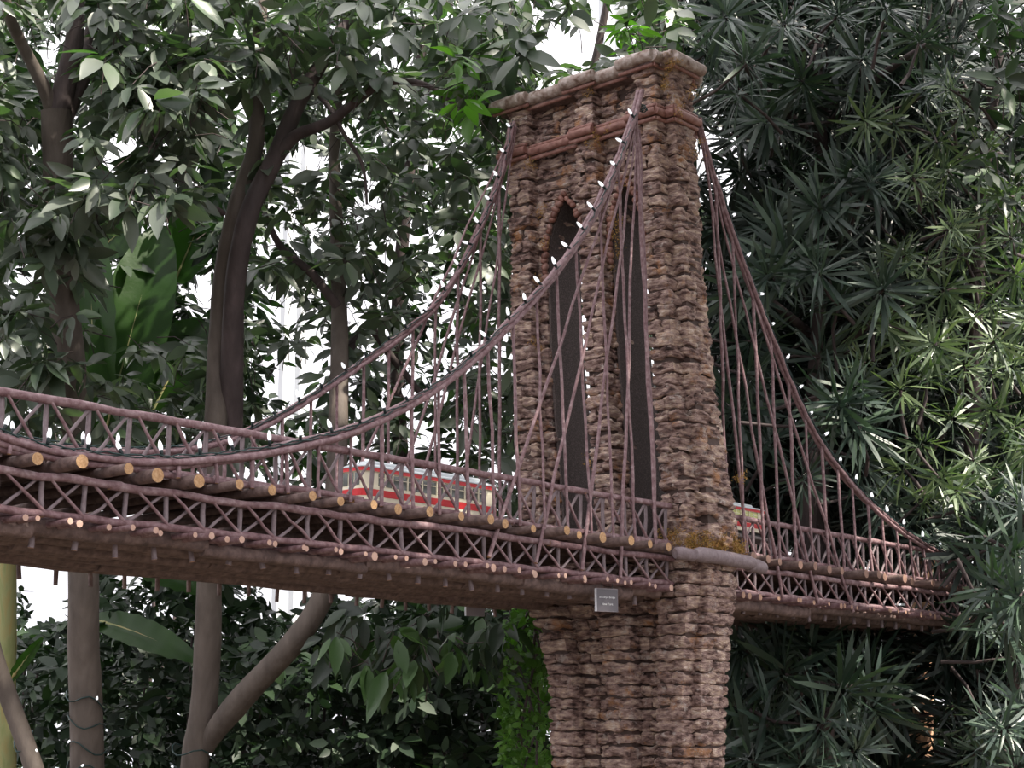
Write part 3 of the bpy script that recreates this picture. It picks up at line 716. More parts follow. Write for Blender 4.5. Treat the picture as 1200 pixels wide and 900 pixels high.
# ================================================================== PLAQUES
def text_mesh(body, size, loc, rot, parent, name='lettering'):
    cu = bpy.data.curves.new(name, 'FONT'); cu.body = body; cu.size = size; cu.align_x = 'CENTER'; cu.align_y = 'CENTER'; cu.extrude = .0003
    o = bpy.data.objects.new('tmp', cu); sc.collection.objects.link(o); dg = bpy.context.evaluated_depsgraph_get()
    me = bpy.data.meshes.new_from_object(o.evaluated_get(dg)); bpy.data.objects.remove(o)
    me.materials.clear(); me.materials.append(M['ink']); me.transform(Matrix.Translation(loc) @ rot); me.transform(Matrix.Translation(-origin(parent)))
    t = bpy.data.objects.new(name, me); sc.collection.objects.link(t); t.parent = parent
for (px, py, Y, wd, ht, lab, front, ang) in ((711, 690, 3.575, .094, .082, 'small dark framed plaque with white lettering hanging under the deck beside the tower base', True, 0.30),
                                 (557, 701, 4.40, .086, .072, 'small blank grey sign panel hanging under the deck left of the tower', False, .30)):
    c = onY(px, py, Y); rz = Matrix.Rotation(-ang, 4, 'Z'); ro = thing('plaque', lab, 'sign', tuple(c))
    T = Matrix.Translation(c) @ rz
    def bx(lo, hi, nm, mm, bev=.0006):
        q = MB(); box(q, lo, hi, bev=bev); V = q.v[0] @ np.array(T.to_3x3()).T + np.array(T.translation); q.v[0] = V; return q.build(nm, mm, ro)
    bx((-wd / 2, -.002, -ht), (wd / 2, .002, 0), 'plate', 'plaque' if front else 'plaqueback')
    bx((-wd / 2 - .004, -.004, -ht), (-wd / 2, .004, .0), 'edge_strip', 'acrylic')
    if front:
        bx((-wd / 2, -.003, -.002), (wd / 2, .002, .001), 'frame', 'plaqueback'); bx((-wd / 2, -.004, -ht), (wd / 2, .002, -ht + .0015), 'frame', 'plaqueback'); bx((wd / 2 - .0015, -.003, -ht), (wd / 2, .002, 0), 'frame', 'plaqueback')
        rt = rz @ Matrix.Rotation(math.pi / 2, 4, 'X')
        text_mesh('Brooklyn Bridge', .0105, T @ Vector((0, -.003, -.031)), rt, ro)
        text_mesh('New York', .0115, T @ Vector((0, -.003, -.055)), rt, ro)
    for sx in (-.025, .025): 
        q = MB(); a = T @ Vector((sx, 0, -.002)); tube(q, [a, a + Vector((0, 0, .034))], .0012, 5); q.build('hanger', 'black', ro)

# ================================================================== FOLIAGE
def leaf_tpl(kind):
    if kind == 'broad':
        ts = np.array([0, .12, .35, .62, .85, 1.0]); wv = np.array([.01, .10, .195, .175, .085, .004]); droop = -.10 * ts ** 2; fold = .05
        V = []
        for t, w_, d in zip(ts, wv, droop): V += [(t, -w_, d + fold * w_ / .2), (t, 0, d), (t, w_, d + fold * w_ / .2)]
        Q = [(i * 3 + j, (i + 1) * 3 + j, (i + 1) * 3 + j + 1, i * 3 + j + 1) for i in range(5) for j in range(2)]
    elif kind == 'strap':
        ts = np.array([0, .3, .7, 1.0]); wv = np.array([.020, .046, .042, .005]); droop = -.13 * ts ** 2; V = []
        for t, w_, d in zip(ts, wv, droop): V += [(t, -w_, d), (t, w_, d)]
        Q = [(i * 2, (i + 1) * 2, (i + 1) * 2 + 1, i * 2 + 1) for i in range(3)]
    else:
        V = [(0, 0, 0), (.35, -.24, .03), (.5, 0, -.02), (.35, .24, .03), (.75, -.17, .0), (1, 0, -.08), (.75, .17, .0)]
        Q = [(0, 1, 2, 3), (1, 4, 5, 2), (3, 2, 5, 6)]
    return np.array(V, float), np.array(Q)
TPL = {k: leaf_tpl(k) for k in ('broad', 'strap', 'small')}
def place_leaves(mb, kind, pos, d, up, L, m=0, droopk=None):
    """pos, d (leaf direction), up (leaf normal), L length arrays"""
    tv, tq = TPL[kind]; d = nrm(d); s = nrm(np.cross(up, d)); u = np.cross(d, s); n = len(pos)
    tz = np.ones(n) if droopk is None else droopk
    V = pos[:, None] + L[:, None, None] * (tv[None, :, 0, None] * d[:, None] + tv[None, :, 1, None] * s[:, None] + tv[None, :, 2, None] * tz[:, None, None] * u[:, None])
    Q = (tq[None] + (np.arange(n) * len(tv))[:, None, None]).reshape(-1, 4)
    mb.add(V.reshape(-1, 3), Q, m=m)
def whorls(mb, kind, c, axis, nl, L, elev, spread=.25, m=0, jit=.01, grav=0.0):
    """c Nx3 centres, axis Nx3; nl leaves each"""
    N_ = len(c); axis = nrm(axis); t1 = nrm(np.cross(axis, rng.normal(size=(N_, 3)))); t2 = np.cross(axis, t1)
    ph = (np.arange(nl)[None] * 2.399 + rng.uniform(0, 6.28, (N_, 1))) + rng.normal(size=(N_, nl)) * .25
    el = rng.uniform(elev[0], elev[1], (N_, nl))
    d = (np.cos(el)[..., None] * (np.cos(ph)[..., None] * t1[:, None] + np.sin(ph)[..., None] * t2[:, None]) + np.sin(el)[..., None] * axis[:, None])
    d[..., 2] -= grav
    up = axis[:, None] + rng.normal(size=d.shape) * spread
    Ls = L * rng.uniform(.55, 1.15, (N_, nl)) * rng.uniform(.62, 1.15, (N_, 1))
    pos = c[:, None] + rng.normal(size=d.shape) * jit + d * (.02 * L / .15)
    place_leaves(mb, kind, pos.reshape(-1, 3), d.reshape(-1, 3), up.reshape(-1, 3), Ls.ravel(), m, rng.uniform(.3, 2.0, N_ * nl))
def region(x0, x1, y0, y1, d0, d1, n, holes=()):
    x = rng.uniform(x0, x1, n * 2); y = rng.uniform(y0, y1, n * 2); d = rng.uniform(d0, d1, n * 2); k = np.ones(n * 2, bool)
    for hx, hy, rx, ry in holes: k &= ((x - hx) / rx) ** 2 + ((y - hy) / ry) ** 2 > 1
    x, y, d = x[k][:n], y[k][:n], d[k][:n]
    r = FW[None] * FPX + R_[None] * (x - 600)[:, None] + UP[None] * (450 - y)[:, None]
    return CP + r * (d / FPX)[:, None]
def twigs(mb, c, L, r, m=0, back=(0, 0, -.6)):
    for p in c:
        dd = nrm(rng.normal(size=3) * .6 + np.array(back) + F * .3); q = p + dd * L * rng.uniform(.6, 1.4); mid = (p + q) / 2 + rng.normal(size=3) * L * .08
        tube(mb, [p, mid, q], [r * .6, r * .8, r], 4, m, cap=(0, 0))
def trunk(pts, rads, name, mt, parent, n=26, seg=14, wob=.03):
    c = smooth([P(*p) for p in pts], n); k = np.linspace(0, 1, len(rads)); r = np.interp(np.linspace(0, 1, n), k, rads)
    c += (fbm(c * 5 + 3) - .44)[:, None] * .02
    mb = MB(); tube(mb, c, r, seg, wob=wob, capm=0); return mb.build(name, mt, parent)
HOLES = [(135, 190, 26, 24), (205, 165, 18, 14), (150, 165, 30, 26), (345, 450, 26, 40), (235, 318, 12, 22), (228, 262, 26, 12), (355, 190, 22, 26), (322, 350, 22, 18), (640, 60, 26, 22), (700, 40, 20, 30), (755, 38, 26, 18),
         (505, 250, 10, 10), (420, 360, 14, 14), (390, 420, 12, 10), (548, 395, 12, 10), (305, 160, 12, 10), (95, 450, 7, 12), (110, 425, 8, 8), (700, 95, 14, 10)]
up3 = lambda n, s=.5: nrm(rng.normal(size=(n, 3)) * s + np.array([0, 0, 1.0]))
def crown(parent, specs, mname, kind='broad', name='foliage', holes=HOLES, twl=.16, twr=.003, twm='darktrunk', tws=1.0):
    mb = MB(); tw = MB(); nt_ = 0
    for (x0, x1, y0, y1, d0, d1, n, nl, L, el, grav) in specs:
        c = region(x0, x1, y0, y1, d0, d1, n, holes); ax = up3(len(c)) - F * .35
        whorls(mb, kind, c, ax, nl, L, el, spread=.35, grav=grav)
        if twl and tws: twigs(tw, c[: int(len(c) * tws)], twl, twr); nt_ += 1
    o = mb.build(name, mname, parent)
    if nt_: tw.build('twigs', twm, parent)['kind'] = 'stuff'
    return o
def ground_pt(p): q = np.array(p).copy(); q[2] = 0; return tuple(q)

# --- left tree with the forked trunk
T1 = thing('tree', 'left tree with a forked pinkish-brown trunk and drooping grey-green leaves', 'tree', ground_pt(P(100, 880, 7.2)))
trunk([(102, 1350, 7.2), (102, 900, 7.2), (98, 760, 7.2), (98, 660, 7.2), (88, 480, 7.3), (70, 300, 7.3), (68, 200, 7.3), (66, 130, 7.3)], [.10, .084, .078, .073, .068, .065, .070, .068], 'trunk', 'trunk', T1, 40)
trunk([(64, 140, 7.3), (50, 100, 7.25), (30, 60, 7.2), (12, 20, 7.1), (0, -30, 7.0)], [.036, .03, .026, .025, .022], 'branch', 'trunk', T1)
trunk([(66, 145, 7.3), (78, 90, 7.3), (88, 40, 7.3), (90, -60, 7.3)], [.056, .045, .038, .034], 'branch', 'darktrunk', T1)
trunk([(72, 140, 7.32), (95, 90, 7.4), (108, 40, 7.5), (120, -60, 7.6)], [.050, .040, .033, .028], 'branch', 'darktrunk', T1)
trunk([(90, 270, 7.3), (130, 235, 7.3), (180, 225, 7.3), (240, 240, 7.4), (262, 250, 7.5)], [.03, .018, .016, .015, .014], 'branch', 'darktrunk', T1)
HT = HOLES + [(70, 95, 42, 105), (22, 55, 30, 50)]
crown(T1, [(-60, 230, -40, 110, 6.8, 8.2, 150, 8, .17, (-.5, .4), .35), (-60, 105, 90, 470, 6.7, 8.0, 190, 8, .17, (-.6, .3), .45), (100, 240, 60, 240, 6.6, 7.6, 90, 8, .17, (-.5, .3), .4),
           (-60, 140, 440, 520, 6.8, 8.0, 30, 7, .16, (-.5, .3), .4)], 'leaf', holes=HT)
# --- centre-left tree
T2 = thing('tree', 'leaning double-stemmed tree behind the deck with a low side branch forking right', 'tree', ground_pt(P(232, 900, 7.5)))
trunk([(222, 1330, 7.4), (226, 930, 7.4), (238, 840, 7.4), (243, 760, 7.4), (246, 660, 7.4), (252, 520, 7.5), (255, 420, 7.6), (262, 320, 7.6), (278, 240, 7.6), (300, 170, 7.7), (300, 90, 7.8), (310, -40, 7.9)],
      [.13, .105, .076, .066, .064, .060, .056, .05, .046, .042, .034, .03], 'trunk', 'trunk', T2, 50)
trunk([(270, 520, 7.6), (272, 420, 7.55), (276, 330, 7.5), (292, 250, 7.5), (322, 185, 7.6), (350, 120, 7.7), (385, 60, 7.8), (420, 0, 7.9), (440, -50, 8)], [.062, .056, .050, .048, .045, .040, .034, .03, .026], 'second_stem', 'darktrunk', T2, 40)
trunk([(318, 192, 7.6), (345, 160, 7.6), (385, 143, 7.5), (415, 120, 7.4), (450, 97, 7.3), (500, 100, 7.3), (540, 130, 7.2)], [.04, .028, .025, .022, .018, .012, .006], 'branch', 'darktrunk', T2)
trunk([(362, 100, 7.7), (385, 125, 7.6), (405, 160, 7.5), (425, 195, 7.5), (430, 240, 7.5)], [.014, .012, .010, .008, .006], 'branch', 'darktrunk', T2)
trunk([(236, 885, 7.42), (248, 862, 7.38), (264, 842, 7.3), (300, 800, 7.2), (345, 752, 7.1), (372, 712, 7.1), (384, 680, 7.1), (392, 600, 7.3), (396, 500, 7.6), (398, 400, 7.9), (396, 300, 8.2), (392, 180, 8.4), (400, 60, 8.5)],
      [.04, .058, .054, .050, .050, .050, .048, .044, .040, .036, .032, .028, .024], 'side_branch', 'trunk', T2, 50)
trunk([(396, 430, 7.9), (430, 385, 8.2), (460, 420, 8.3), (500, 470, 8.4)], [.03, .024, .02, .014], 'branch', 'darktrunk', T2)
trunk([(396, 360, 8.0), (365, 320, 8.0), (330, 290, 8.0), (310, 250, 7.9)], [.026, .022, .018, .014], 'branch', 'darktrunk', T2)
crown(T2, [(200, 620, -40, 110, 7.0, 8.6, 210, 8, .17, (-.5, .4), .35), (290, 600, 100, 330, 7.6, 9.0, 150, 7, .16, (-.5, .4), .35), (270, 470, 300, 500, 7.8, 9.2, 60, 7, .15, (-.5, .4), .3),
           (130, 300, 400, 540, 7.8, 8.8, 60, 8, .15, (-.5, .3), .4)], 'leaf')
crown(T2, [(370, 600, 700, 780, 6.6, 7.3, 38, 6, .16, (-.9, -.1), .6)], 'leafdark', name='low_foliage', holes=())
crown(T2, [(390, 590, 735, 790, 6.5, 6.8, 9, 6, .16, (-.9, -.2), .6)], 'leafmid', name='low_foliage', holes=())
# --- trees behind
T3 = thing('tree', 'slender tree farther back, its backlit leaves showing behind the left cables', 'tree', ground_pt(P(470, 900, 10)))
trunk([(470, 1200, 10), (475, 700, 10), (465, 400, 10), (480, 200, 10), (500, 0, 10)], [.07, .06, .05, .04, .03], 'trunk', 'darktrunk', T3)
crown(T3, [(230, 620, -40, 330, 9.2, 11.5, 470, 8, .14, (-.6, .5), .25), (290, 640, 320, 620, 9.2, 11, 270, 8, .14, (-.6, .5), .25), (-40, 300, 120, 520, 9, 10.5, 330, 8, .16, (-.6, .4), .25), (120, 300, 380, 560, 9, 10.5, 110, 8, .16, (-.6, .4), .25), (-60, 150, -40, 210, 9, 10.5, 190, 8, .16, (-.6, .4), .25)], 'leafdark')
T4 = thing('tree', 'tree behind the tower top whose bright leaves overhang the cornice', 'tree', ground_pt(P(650, 900, 9)))
trunk([(640, 1250, 9), (660, 800, 9), (668, 400, 9), (670, 200, 9), (700, 60, 9), (720, -40, 9)], [.06, .05, .045, .035, .025, .02], 'trunk', 'darktrunk', T4)
crown(T4, [(560, 800, -40, 90, 7.5, 9.0, 85, 6, .16, (-.5, .4), .35), (560, 660, 90, 330, 8.2, 9.5, 70, 7, .15, (-.5, .4), .3), (540, 620, 330, 620, 8.2, 9.6, 70, 7, .15, (-.5, .4), .3), (600, 780, 200, 640, 8.5, 9.8, 70, 7, .15, (-.5, .4), .3)], 'leaf')
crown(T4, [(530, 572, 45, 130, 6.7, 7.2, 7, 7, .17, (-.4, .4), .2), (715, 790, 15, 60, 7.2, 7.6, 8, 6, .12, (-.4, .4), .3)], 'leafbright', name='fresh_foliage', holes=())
# --- shrubs below the deck
for (nm, lab, sp_, mt) in (
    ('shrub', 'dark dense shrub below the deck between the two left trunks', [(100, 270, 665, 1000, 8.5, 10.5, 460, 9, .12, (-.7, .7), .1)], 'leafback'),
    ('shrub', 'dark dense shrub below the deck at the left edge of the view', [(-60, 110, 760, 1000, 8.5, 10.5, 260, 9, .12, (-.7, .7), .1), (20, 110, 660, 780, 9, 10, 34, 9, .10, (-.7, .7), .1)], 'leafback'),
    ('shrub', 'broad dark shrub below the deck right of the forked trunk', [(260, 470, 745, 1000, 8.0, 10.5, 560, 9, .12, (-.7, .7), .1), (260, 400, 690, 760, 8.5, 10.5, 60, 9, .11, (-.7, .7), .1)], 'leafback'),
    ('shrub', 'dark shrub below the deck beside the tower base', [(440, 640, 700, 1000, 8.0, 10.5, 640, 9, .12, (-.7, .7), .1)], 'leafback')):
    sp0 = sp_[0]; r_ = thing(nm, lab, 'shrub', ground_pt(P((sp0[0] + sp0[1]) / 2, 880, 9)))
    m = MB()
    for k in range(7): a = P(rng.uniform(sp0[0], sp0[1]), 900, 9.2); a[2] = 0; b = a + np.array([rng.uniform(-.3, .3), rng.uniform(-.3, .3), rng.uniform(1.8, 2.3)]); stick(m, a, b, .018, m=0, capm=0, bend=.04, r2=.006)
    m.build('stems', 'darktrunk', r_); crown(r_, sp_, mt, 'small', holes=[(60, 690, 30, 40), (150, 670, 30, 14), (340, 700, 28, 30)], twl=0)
vine = thing('vine', 'bright green small-leaved climber hugging the left side of the tower base', 'vine', ground_pt(P(622, 900, 6.9)))
m = MB()
for k in range(6):
    p = [P(rng.uniform(600, 640), 1300, 7.0)] + [P(rng.uniform(600, 640), y, rng.uniform(6.7, 7.1)) for y in (950, 850, 760, 710)]; tube(m, smooth(p, 14), .006, 5, cap=(0, 0))
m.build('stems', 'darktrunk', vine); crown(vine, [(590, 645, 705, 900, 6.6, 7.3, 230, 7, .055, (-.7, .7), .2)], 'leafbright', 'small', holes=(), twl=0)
# --- banana plant
BN = thing('banana_plant', 'banana plant at the left edge with broad bright green leaves', 'banana plant', ground_pt(P(8, 900, 8)))
trunk([(8, 1300, 8.0), (7, 900, 8.0), (8, 760, 8.0), (9, 640, 8.0), (12, 500, 8.0)], [.06, .055, .05, .045, .035], 'stalk', 'stalk', BN)
def banana_leaf(p0, p1, wd, nrml, arch=.2, mt='banana', parent=BN, tears=0):
    p0, p1 = np.array(p0), np.array(p1); L = np.linalg.norm(p1 - p0); d = (p1 - p0) / L; s = nrm(np.cross(nrml, d)); u = np.cross(d, s)
    ts = np.linspace(0, 1, 17); V = []; nv = 7
    for t in ts:
        wv = wd * (math.sin(math.pi * min(1, t * .93 + .05)) ** .6); c = p0 + d * L * t + u * arch * L * (math.sin(math.pi * t)) * .5 - ZZ * arch * L * t * t * .5
        for k in range(nv):
            a = (k / (nv - 1) - .5) * 2; V.append(c + s * a * wv + u * (.25 * wv * abs(a) + .012 * math.sin(t * 60) * abs(a)))
    Q = [(i * nv + j, (i + 1) * nv + j, (i + 1) * nv + j + 1, i * nv + j + 1) for i in range(16) for j in range(nv - 1)]
    m = MB(); m.add(V, Q); o = m.build('leaf', mt, parent)
    m = MB(); c = [p0 + d * L * t + u * arch * L * (math.sin(math.pi * t)) * .5 - ZZ * arch * L * t * t * .5 - u * .006 for t in ts]; tube(m, c, np.linspace(.012, .003, 17), 6, capm=0); m.build('midrib', 'stalk', o)
vw = -FW
banana_leaf(P(105, 725, 8.6), P(232, 765, 8.2), .085, vw + ZZ * .6, .10)
banana_leaf(P(140, 655, 8.6), P(236, 690, 8.3), .085, vw + ZZ * .8, .08)
banana_leaf(P(120, 520, 8.8), P(190, 250, 9.2), .20, vw + R_ * .2, .10)
banana_leaf(P(120, 500, 8.9), P(110, 235, 9.0), .17, vw - R_ * .3, .10)
banana_leaf(P(180, 480, 9.0), P(240, 370, 9.2), .20, vw + ZZ * .3, .10)
banana_leaf(P(205, 330, 9.5), P(250, 225, 9.6), .16, vw, .05)
banana_leaf(P(110, 300, 9.2), P(165, 250, 9.2), .14, vw + ZZ * .3, .05)
banana_leaf(P(60, 540, 8.8), P(150, 520, 8.8), .14, vw + ZZ * .3, .1)
banana_leaf(P(10, 800, 7.9), P(50, 745, 7.8), .03, vw, .05)
# leaning pale stem at the lower left
LS = thing('leaning_stem', 'pale slanting bare stem crossing the lower left corner', 'stem', ground_pt(P(60, 1250, 6.9)))
trunk([(-12, 745, 7.0), (0, 790, 7.0), (20, 845, 7.0), (42, 905, 6.95), (75, 1010, 6.9), (150, 1300, 6.9)], [.038, .040, .042, .044, .046, .05], 'stem', 'trunk', LS)
# wires with tiny bulbs wrapped round trunks
def wrap(label, pts, r, n, loc):
    ro = thing('string_lights', label, 'string lights', loc); t = np.linspace(0, 1, n * 16); c = smooth([P(*p) for p in pts], n * 16)
    a = t * n * 2 * math.pi; rr = np.interp(t, [0, 1], r); q = c + (np.cos(a)[:, None] * R_ + np.sin(a)[:, None] * F) * rr[:, None] + ZZ * (np.sin(a * 2.7) * .02)[:, None]
    m = MB(); tube(m, q, .0035, 5); m.build('wire', 'wire', ro)
    for k in range(5, n * 16, 9):
        m = MB(); lathe(m, [(.0003, 0), (.005, .002), (.006, .008), (.004, .014), (.0003, .018)], seg=7, mtx=Matrix.Translation(q[k]) @ Matrix.Rotation(rng.uniform(0, 2), 4, 'X')); m.build('bulb', 'bulb', ro)
wrap('dark wire of tiny lights wound round the lower trunk of the forked left tree', [(99, 805, 7.2), (101, 850, 7.2), (102, 905, 7.2)], (.081, .087), 4, tuple(P(100, 850, 7.2)))
wrap('dark wire of tiny lights wound round the flared foot of the double-stemmed tree', [(228, 870, 7.4), (226, 905, 7.4)], (.098, .105), 2, tuple(P(228, 890, 7.4)))
wrap('dark wire of tiny lights wound round the slanting stem in the lower left corner', [(25, 860, 7.0), (44, 915, 6.95)], (.045, .047), 2, tuple(P(32, 880, 7)))

# --- right: strap-leaved evergreen trees
def rosettes(parent, pts, nl, L, mt, name, twm='darktrunk', spread=.3, el=(-.5, 1.15), tw=True):
    mb = MB(); c = np.array([P(*p[:3]) for p in pts]) if not isinstance(pts, np.ndarray) else pts
    ax = nrm(-FW * .75 + rng.normal(size=c.shape) * .55 + ZZ * .35)
    whorls(mb, 'strap', c, ax, nl, L, el, spread=spread, jit=.012, grav=.12)
    o = mb.build(name, mt, parent)
    if tw:
        m = MB()
        for p, a in zip(c, ax): q = p - a * L * 1.3 + rng.normal(size=3) * .04; tube(m, [p, (p + q) / 2 + rng.normal(size=3) * .02, q], [.006, .008, .01], 5, cap=(0, 0))
        m.build('twigs', twm, parent)['kind'] = 'stuff'
    return o
E1 = thing('strap_leaved_tree', 'tall dark strap-leaved evergreen right behind the tower top', 'tree', ground_pt(P(960, 880, 9)))
trunk([(960, 1200, 9), (958, 700, 9), (960, 400, 9), (962, 180, 9), (960, 0, 9), (955, -80, 9)], [.09, .08, .07, .05, .04, .03], 'trunk', 'darktrunk', E1)
for pp in ([(962, 170, 9), (900, 110, 8.6), (860, 60, 8.2)], [(962, 150, 9), (1030, 90, 8.7), (1090, 50, 8.3)], [(960, 400, 9), (900, 350, 8.6), (870, 330, 8.3)], [(960, 430, 9), (1020, 380, 8.6), (1060, 360, 8.4)]):
    trunk(pp, [.03, .02, .012], 'branch', 'darktrunk', E1, 12)
rosettes(E1, [(875, 75, 7.9), (1078, 48, 7.7), (920, 30, 8.0), (850, 20, 8.2), (980, 20, 8.0), (1010, 70, 8.3), (866, 110, 8.1), (940, 95, 8.3), (1110, 90, 8.1), (1040, 10, 8.0), (900, 140, 8.4), (1085, 110, 8.4), (830, 60, 8.4), (990, 220, 8.3), (1020, 215, 8.2), (960, 245, 8.2), (905, 265, 8.5), (930, 200, 8.8)], 52, .225, 'needle', 'foliage')
HR = [(838, 185, 26, 75), (872, 240, 30, 26), (830, 110, 22, 30), (1068, 205, 18, 18), (925, 210, 9, 9)]
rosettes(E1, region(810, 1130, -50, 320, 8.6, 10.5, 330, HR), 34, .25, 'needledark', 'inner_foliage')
E2 = thing('strap_leaved_tree', 'strap-leaved evergreen behind the right cables with blue-green rosettes', 'tree', ground_pt(P(940, 900, 8.6)))
trunk([(935, 1250, 8.8), (940, 800, 8.8), (950, 520, 8.8), (960, 350, 8.8)], [.07, .06, .05, .03], 'trunk', 'darktrunk', E2)
rosettes(E2, [(900, 325, 8.0), (960, 320, 7.9), (925, 300, 8.1), (1035, 340, 7.9), (870, 340, 8.3), (985, 350, 8.1), (880, 400, 8.4), (960, 420, 8.4), (985, 475, 7.7), (1005, 500, 7.7), (960, 500, 7.8), (875, 440, 8.2), (860, 480, 8.3), (1000, 455, 7.8), (900, 520, 8.3), (940, 560, 8.4), (1010, 540, 8.0), (1040, 590, 8.2)], 48, .26, 'needle', 'foliage')
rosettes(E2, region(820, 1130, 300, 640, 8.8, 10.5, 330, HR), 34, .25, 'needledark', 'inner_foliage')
E3 = thing('strap_leaved_tree', 'sunlit yellow-green strap-leaved evergreen at the right edge', 'tree', ground_pt(P(1150, 900, 8.4)))
trunk([(1150, 1250, 8.8), (1150, 800, 8.8), (1140, 500, 8.8), (1150, 250, 8.8), (1170, 60, 8.8)], [.08, .07, .055, .04, .03], 'trunk', 'darktrunk', E3)
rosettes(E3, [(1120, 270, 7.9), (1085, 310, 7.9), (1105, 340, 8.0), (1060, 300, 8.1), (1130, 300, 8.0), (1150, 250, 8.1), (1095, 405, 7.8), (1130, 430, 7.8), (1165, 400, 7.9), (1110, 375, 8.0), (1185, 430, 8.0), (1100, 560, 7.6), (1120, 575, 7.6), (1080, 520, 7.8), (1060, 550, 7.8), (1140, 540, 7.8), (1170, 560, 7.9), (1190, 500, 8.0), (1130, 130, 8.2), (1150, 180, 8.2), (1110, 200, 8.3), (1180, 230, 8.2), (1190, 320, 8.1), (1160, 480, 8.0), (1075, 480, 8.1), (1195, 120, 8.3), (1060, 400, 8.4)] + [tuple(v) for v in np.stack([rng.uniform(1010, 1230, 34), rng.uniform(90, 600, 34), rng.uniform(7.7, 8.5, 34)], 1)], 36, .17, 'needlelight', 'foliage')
rosettes(E3, region(1050, 1260, 60, 640, 8.6, 10.5, 330), 32, .20, 'needledark', 'inner_foliage')
crown(E3, [(1140, 1260, -40, 210, 7.6, 8.6, 45, 7, .14, (-.5, .4), .3), (1150, 1230, 210, 260, 7.6, 8.2, 8, 7, .13, (-.5, .4), .3)], 'leafdark', name='mixed_foliage', holes=())
E4 = thing('strap_leaved_shrub', 'big dark drooping strap-leaved shrub under the right deck span', 'shrub', ground_pt(P(960, 900, 7.6)))
trunk([(975, 1250, 7.9), (970, 950, 7.9), (970, 830, 7.8)], [.05, .04, .03], 'stem', 'darktrunk', E4)
rosettes(E4, [(985, 810, 7.2), (960, 850, 7.1), (1020, 830, 7.4), (920, 790, 7.5), (900, 850, 7.3), (870, 760, 7.7), (865, 830, 7.6), (880, 890, 7.2), (940, 900, 7.1), (1000, 880, 7.2), (1020, 790, 7.6), (950, 760, 7.6), (910, 740, 7.8)], 52, .30, 'needle', 'foliage')
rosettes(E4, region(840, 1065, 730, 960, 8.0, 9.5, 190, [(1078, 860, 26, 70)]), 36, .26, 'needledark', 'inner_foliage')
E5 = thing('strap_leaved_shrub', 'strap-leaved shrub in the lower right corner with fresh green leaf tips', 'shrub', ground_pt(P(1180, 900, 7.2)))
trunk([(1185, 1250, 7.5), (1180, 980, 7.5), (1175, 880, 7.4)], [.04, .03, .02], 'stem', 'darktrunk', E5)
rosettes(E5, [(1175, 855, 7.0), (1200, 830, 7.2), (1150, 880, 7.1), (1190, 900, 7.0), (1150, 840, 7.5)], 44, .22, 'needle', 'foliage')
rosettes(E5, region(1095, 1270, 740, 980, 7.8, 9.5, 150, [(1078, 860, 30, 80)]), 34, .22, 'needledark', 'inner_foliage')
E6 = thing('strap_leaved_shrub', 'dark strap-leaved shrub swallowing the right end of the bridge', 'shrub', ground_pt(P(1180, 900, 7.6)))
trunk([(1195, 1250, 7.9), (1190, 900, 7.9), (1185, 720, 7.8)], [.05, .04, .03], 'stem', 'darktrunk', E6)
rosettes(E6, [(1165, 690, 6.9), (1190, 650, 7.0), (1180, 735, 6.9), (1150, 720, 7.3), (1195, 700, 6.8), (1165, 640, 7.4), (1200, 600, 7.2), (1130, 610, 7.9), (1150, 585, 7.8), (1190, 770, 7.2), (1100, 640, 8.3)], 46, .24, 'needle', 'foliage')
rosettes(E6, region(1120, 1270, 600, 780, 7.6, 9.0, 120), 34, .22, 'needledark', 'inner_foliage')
TR = thing('bare_tree', 'orange-lit bare trunk low at the right, behind the dark shrubs', 'tree', ground_pt(P(1078, 900, 9.4)))
trunk([(1076, 1200, 9.6), (1078, 900, 9.6), (1080, 780, 9.6), (1086, 600, 9.6)], [.09, .085, .075, .06], 'trunk', 'terra', TR)
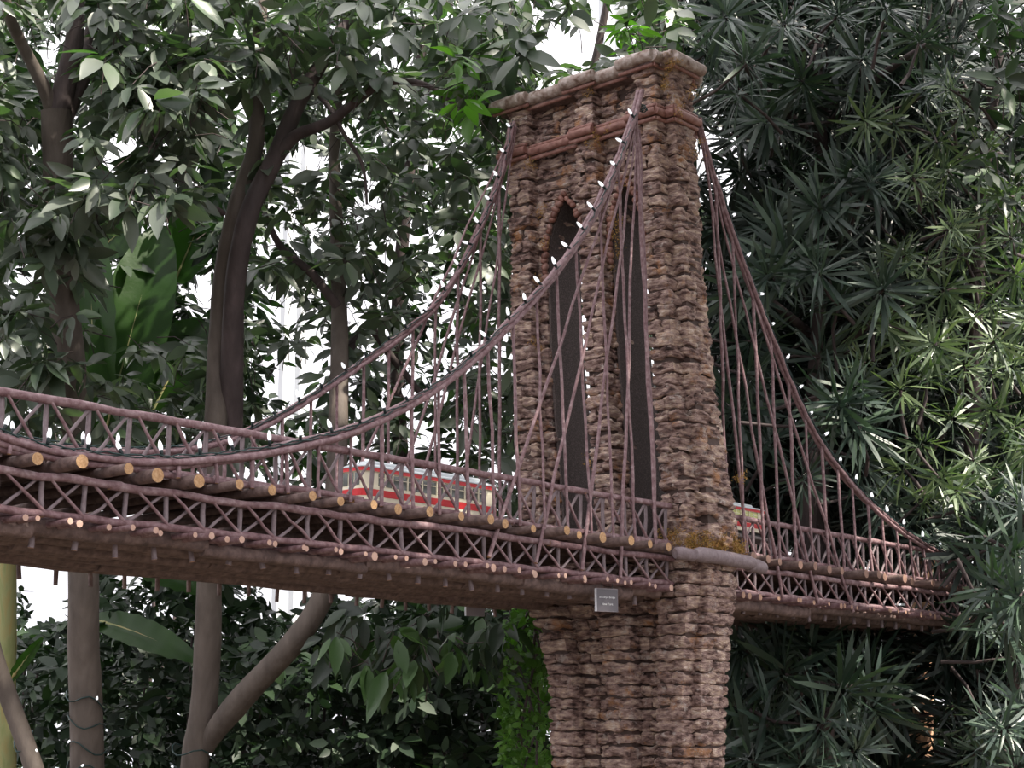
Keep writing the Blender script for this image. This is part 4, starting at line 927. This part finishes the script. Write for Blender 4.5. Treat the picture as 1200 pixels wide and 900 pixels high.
# --- deep background masses
HB = [(60, 700, 24, 44), (340, 700, 26, 30), (130, 190, 30, 30), (345, 450, 26, 40), (842, 190, 44, 100), (885, 240, 36, 34), (1065, 205, 30, 30), (925, 210, 14, 14), (1055, 480, 16, 16), (995, 460, 10, 10)]
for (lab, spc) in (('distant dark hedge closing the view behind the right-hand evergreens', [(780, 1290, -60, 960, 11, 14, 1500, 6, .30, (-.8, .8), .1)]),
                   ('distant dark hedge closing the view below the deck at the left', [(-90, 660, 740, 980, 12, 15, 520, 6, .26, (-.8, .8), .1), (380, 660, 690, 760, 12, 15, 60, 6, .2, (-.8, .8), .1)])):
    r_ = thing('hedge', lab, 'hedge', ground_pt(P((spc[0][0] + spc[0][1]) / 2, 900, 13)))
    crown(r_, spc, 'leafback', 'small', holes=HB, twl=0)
    m = MB()
    for k in range(16): a = P(rng.uniform(spc[0][0], spc[0][1]), 900, 13); a[2] = 0; b = a + np.array([rng.uniform(-.5, .5), rng.uniform(-.5, .5), rng.uniform(2, 3)]); stick(m, a, b, .04, capm=0, bend=.08, r2=.015)
    m.build('stems', 'darktrunk', r_)

# --- unseen tree crown, added along the sun rays to shade bridge, trunks and evergreen
CN = thing('tree', 'added unseen tree crown above the bridge, put there to keep the sun off it', 'tree', (4.6, 1.2, 0))
cp = []
for z in np.arange(1.3, 4.6, .34):
    for y in (3.5, 3.75, 4.0, 4.3): cp.append((5.15, y, z))
for x in np.arange(1.6, 6.6, .3):
    for z in (2.1, 2.45): cp.append((x, 3.6, z)); cp.append((x, 4.2, z))
for q in list(cNL[::4]) + list(cFL[::4]) + list(cNR[:40:4]): cp.append(tuple(q))
kk = [3.0] * len(cp)
for (x, d) in ((100, 7.2), (238, 7.4), (340, 7.1), (260, 7.6)):
    for y in (900, 800, 700, 560, 400, 250): cp.append(tuple(P(x, y, d))); kk.append(5.6)
for (xa, xb, ya, yb) in ((830, 930, 0, 540),):
    for x in np.arange(xa, xb, 42):
        for y in np.arange(ya, yb, 42): cp.append(tuple(P(x, y, 8.2))); kk.append(5.2)
cp = np.array(cp); kk = np.repeat(np.array(kk), 3); cp = np.repeat(cp, 3, 0) + rng.normal(size=(len(cp) * 3, 3)) * .14; cp = cp + SUN * (kk + rng.uniform(-.4, .4, len(cp)))[:, None]
qx = (cp - CP) @ FW; px_ = 600 + FPX * ((cp - CP) @ R_) / qx; py_ = 450 - FPX * ((cp - CP) @ UP) / qx
cp = cp[(qx < .3) | (px_ > 1300) | (py_ < -90)]
m = MB(); whorls(m, 'broad', cp, up3(len(cp)), 8, .30, (-.5, .5), spread=.4); m.build('foliage', 'leaf', CN)
m = MB(); tube(m, smooth([(4.6, 1.2, 0), (4.7, 1.15, 2), (4.9, 1.3, 4), (5.1, 1.6, 5.4)], 20), np.linspace(.09, .04, 20), 10); m.build('trunk', 'trunk', CN)
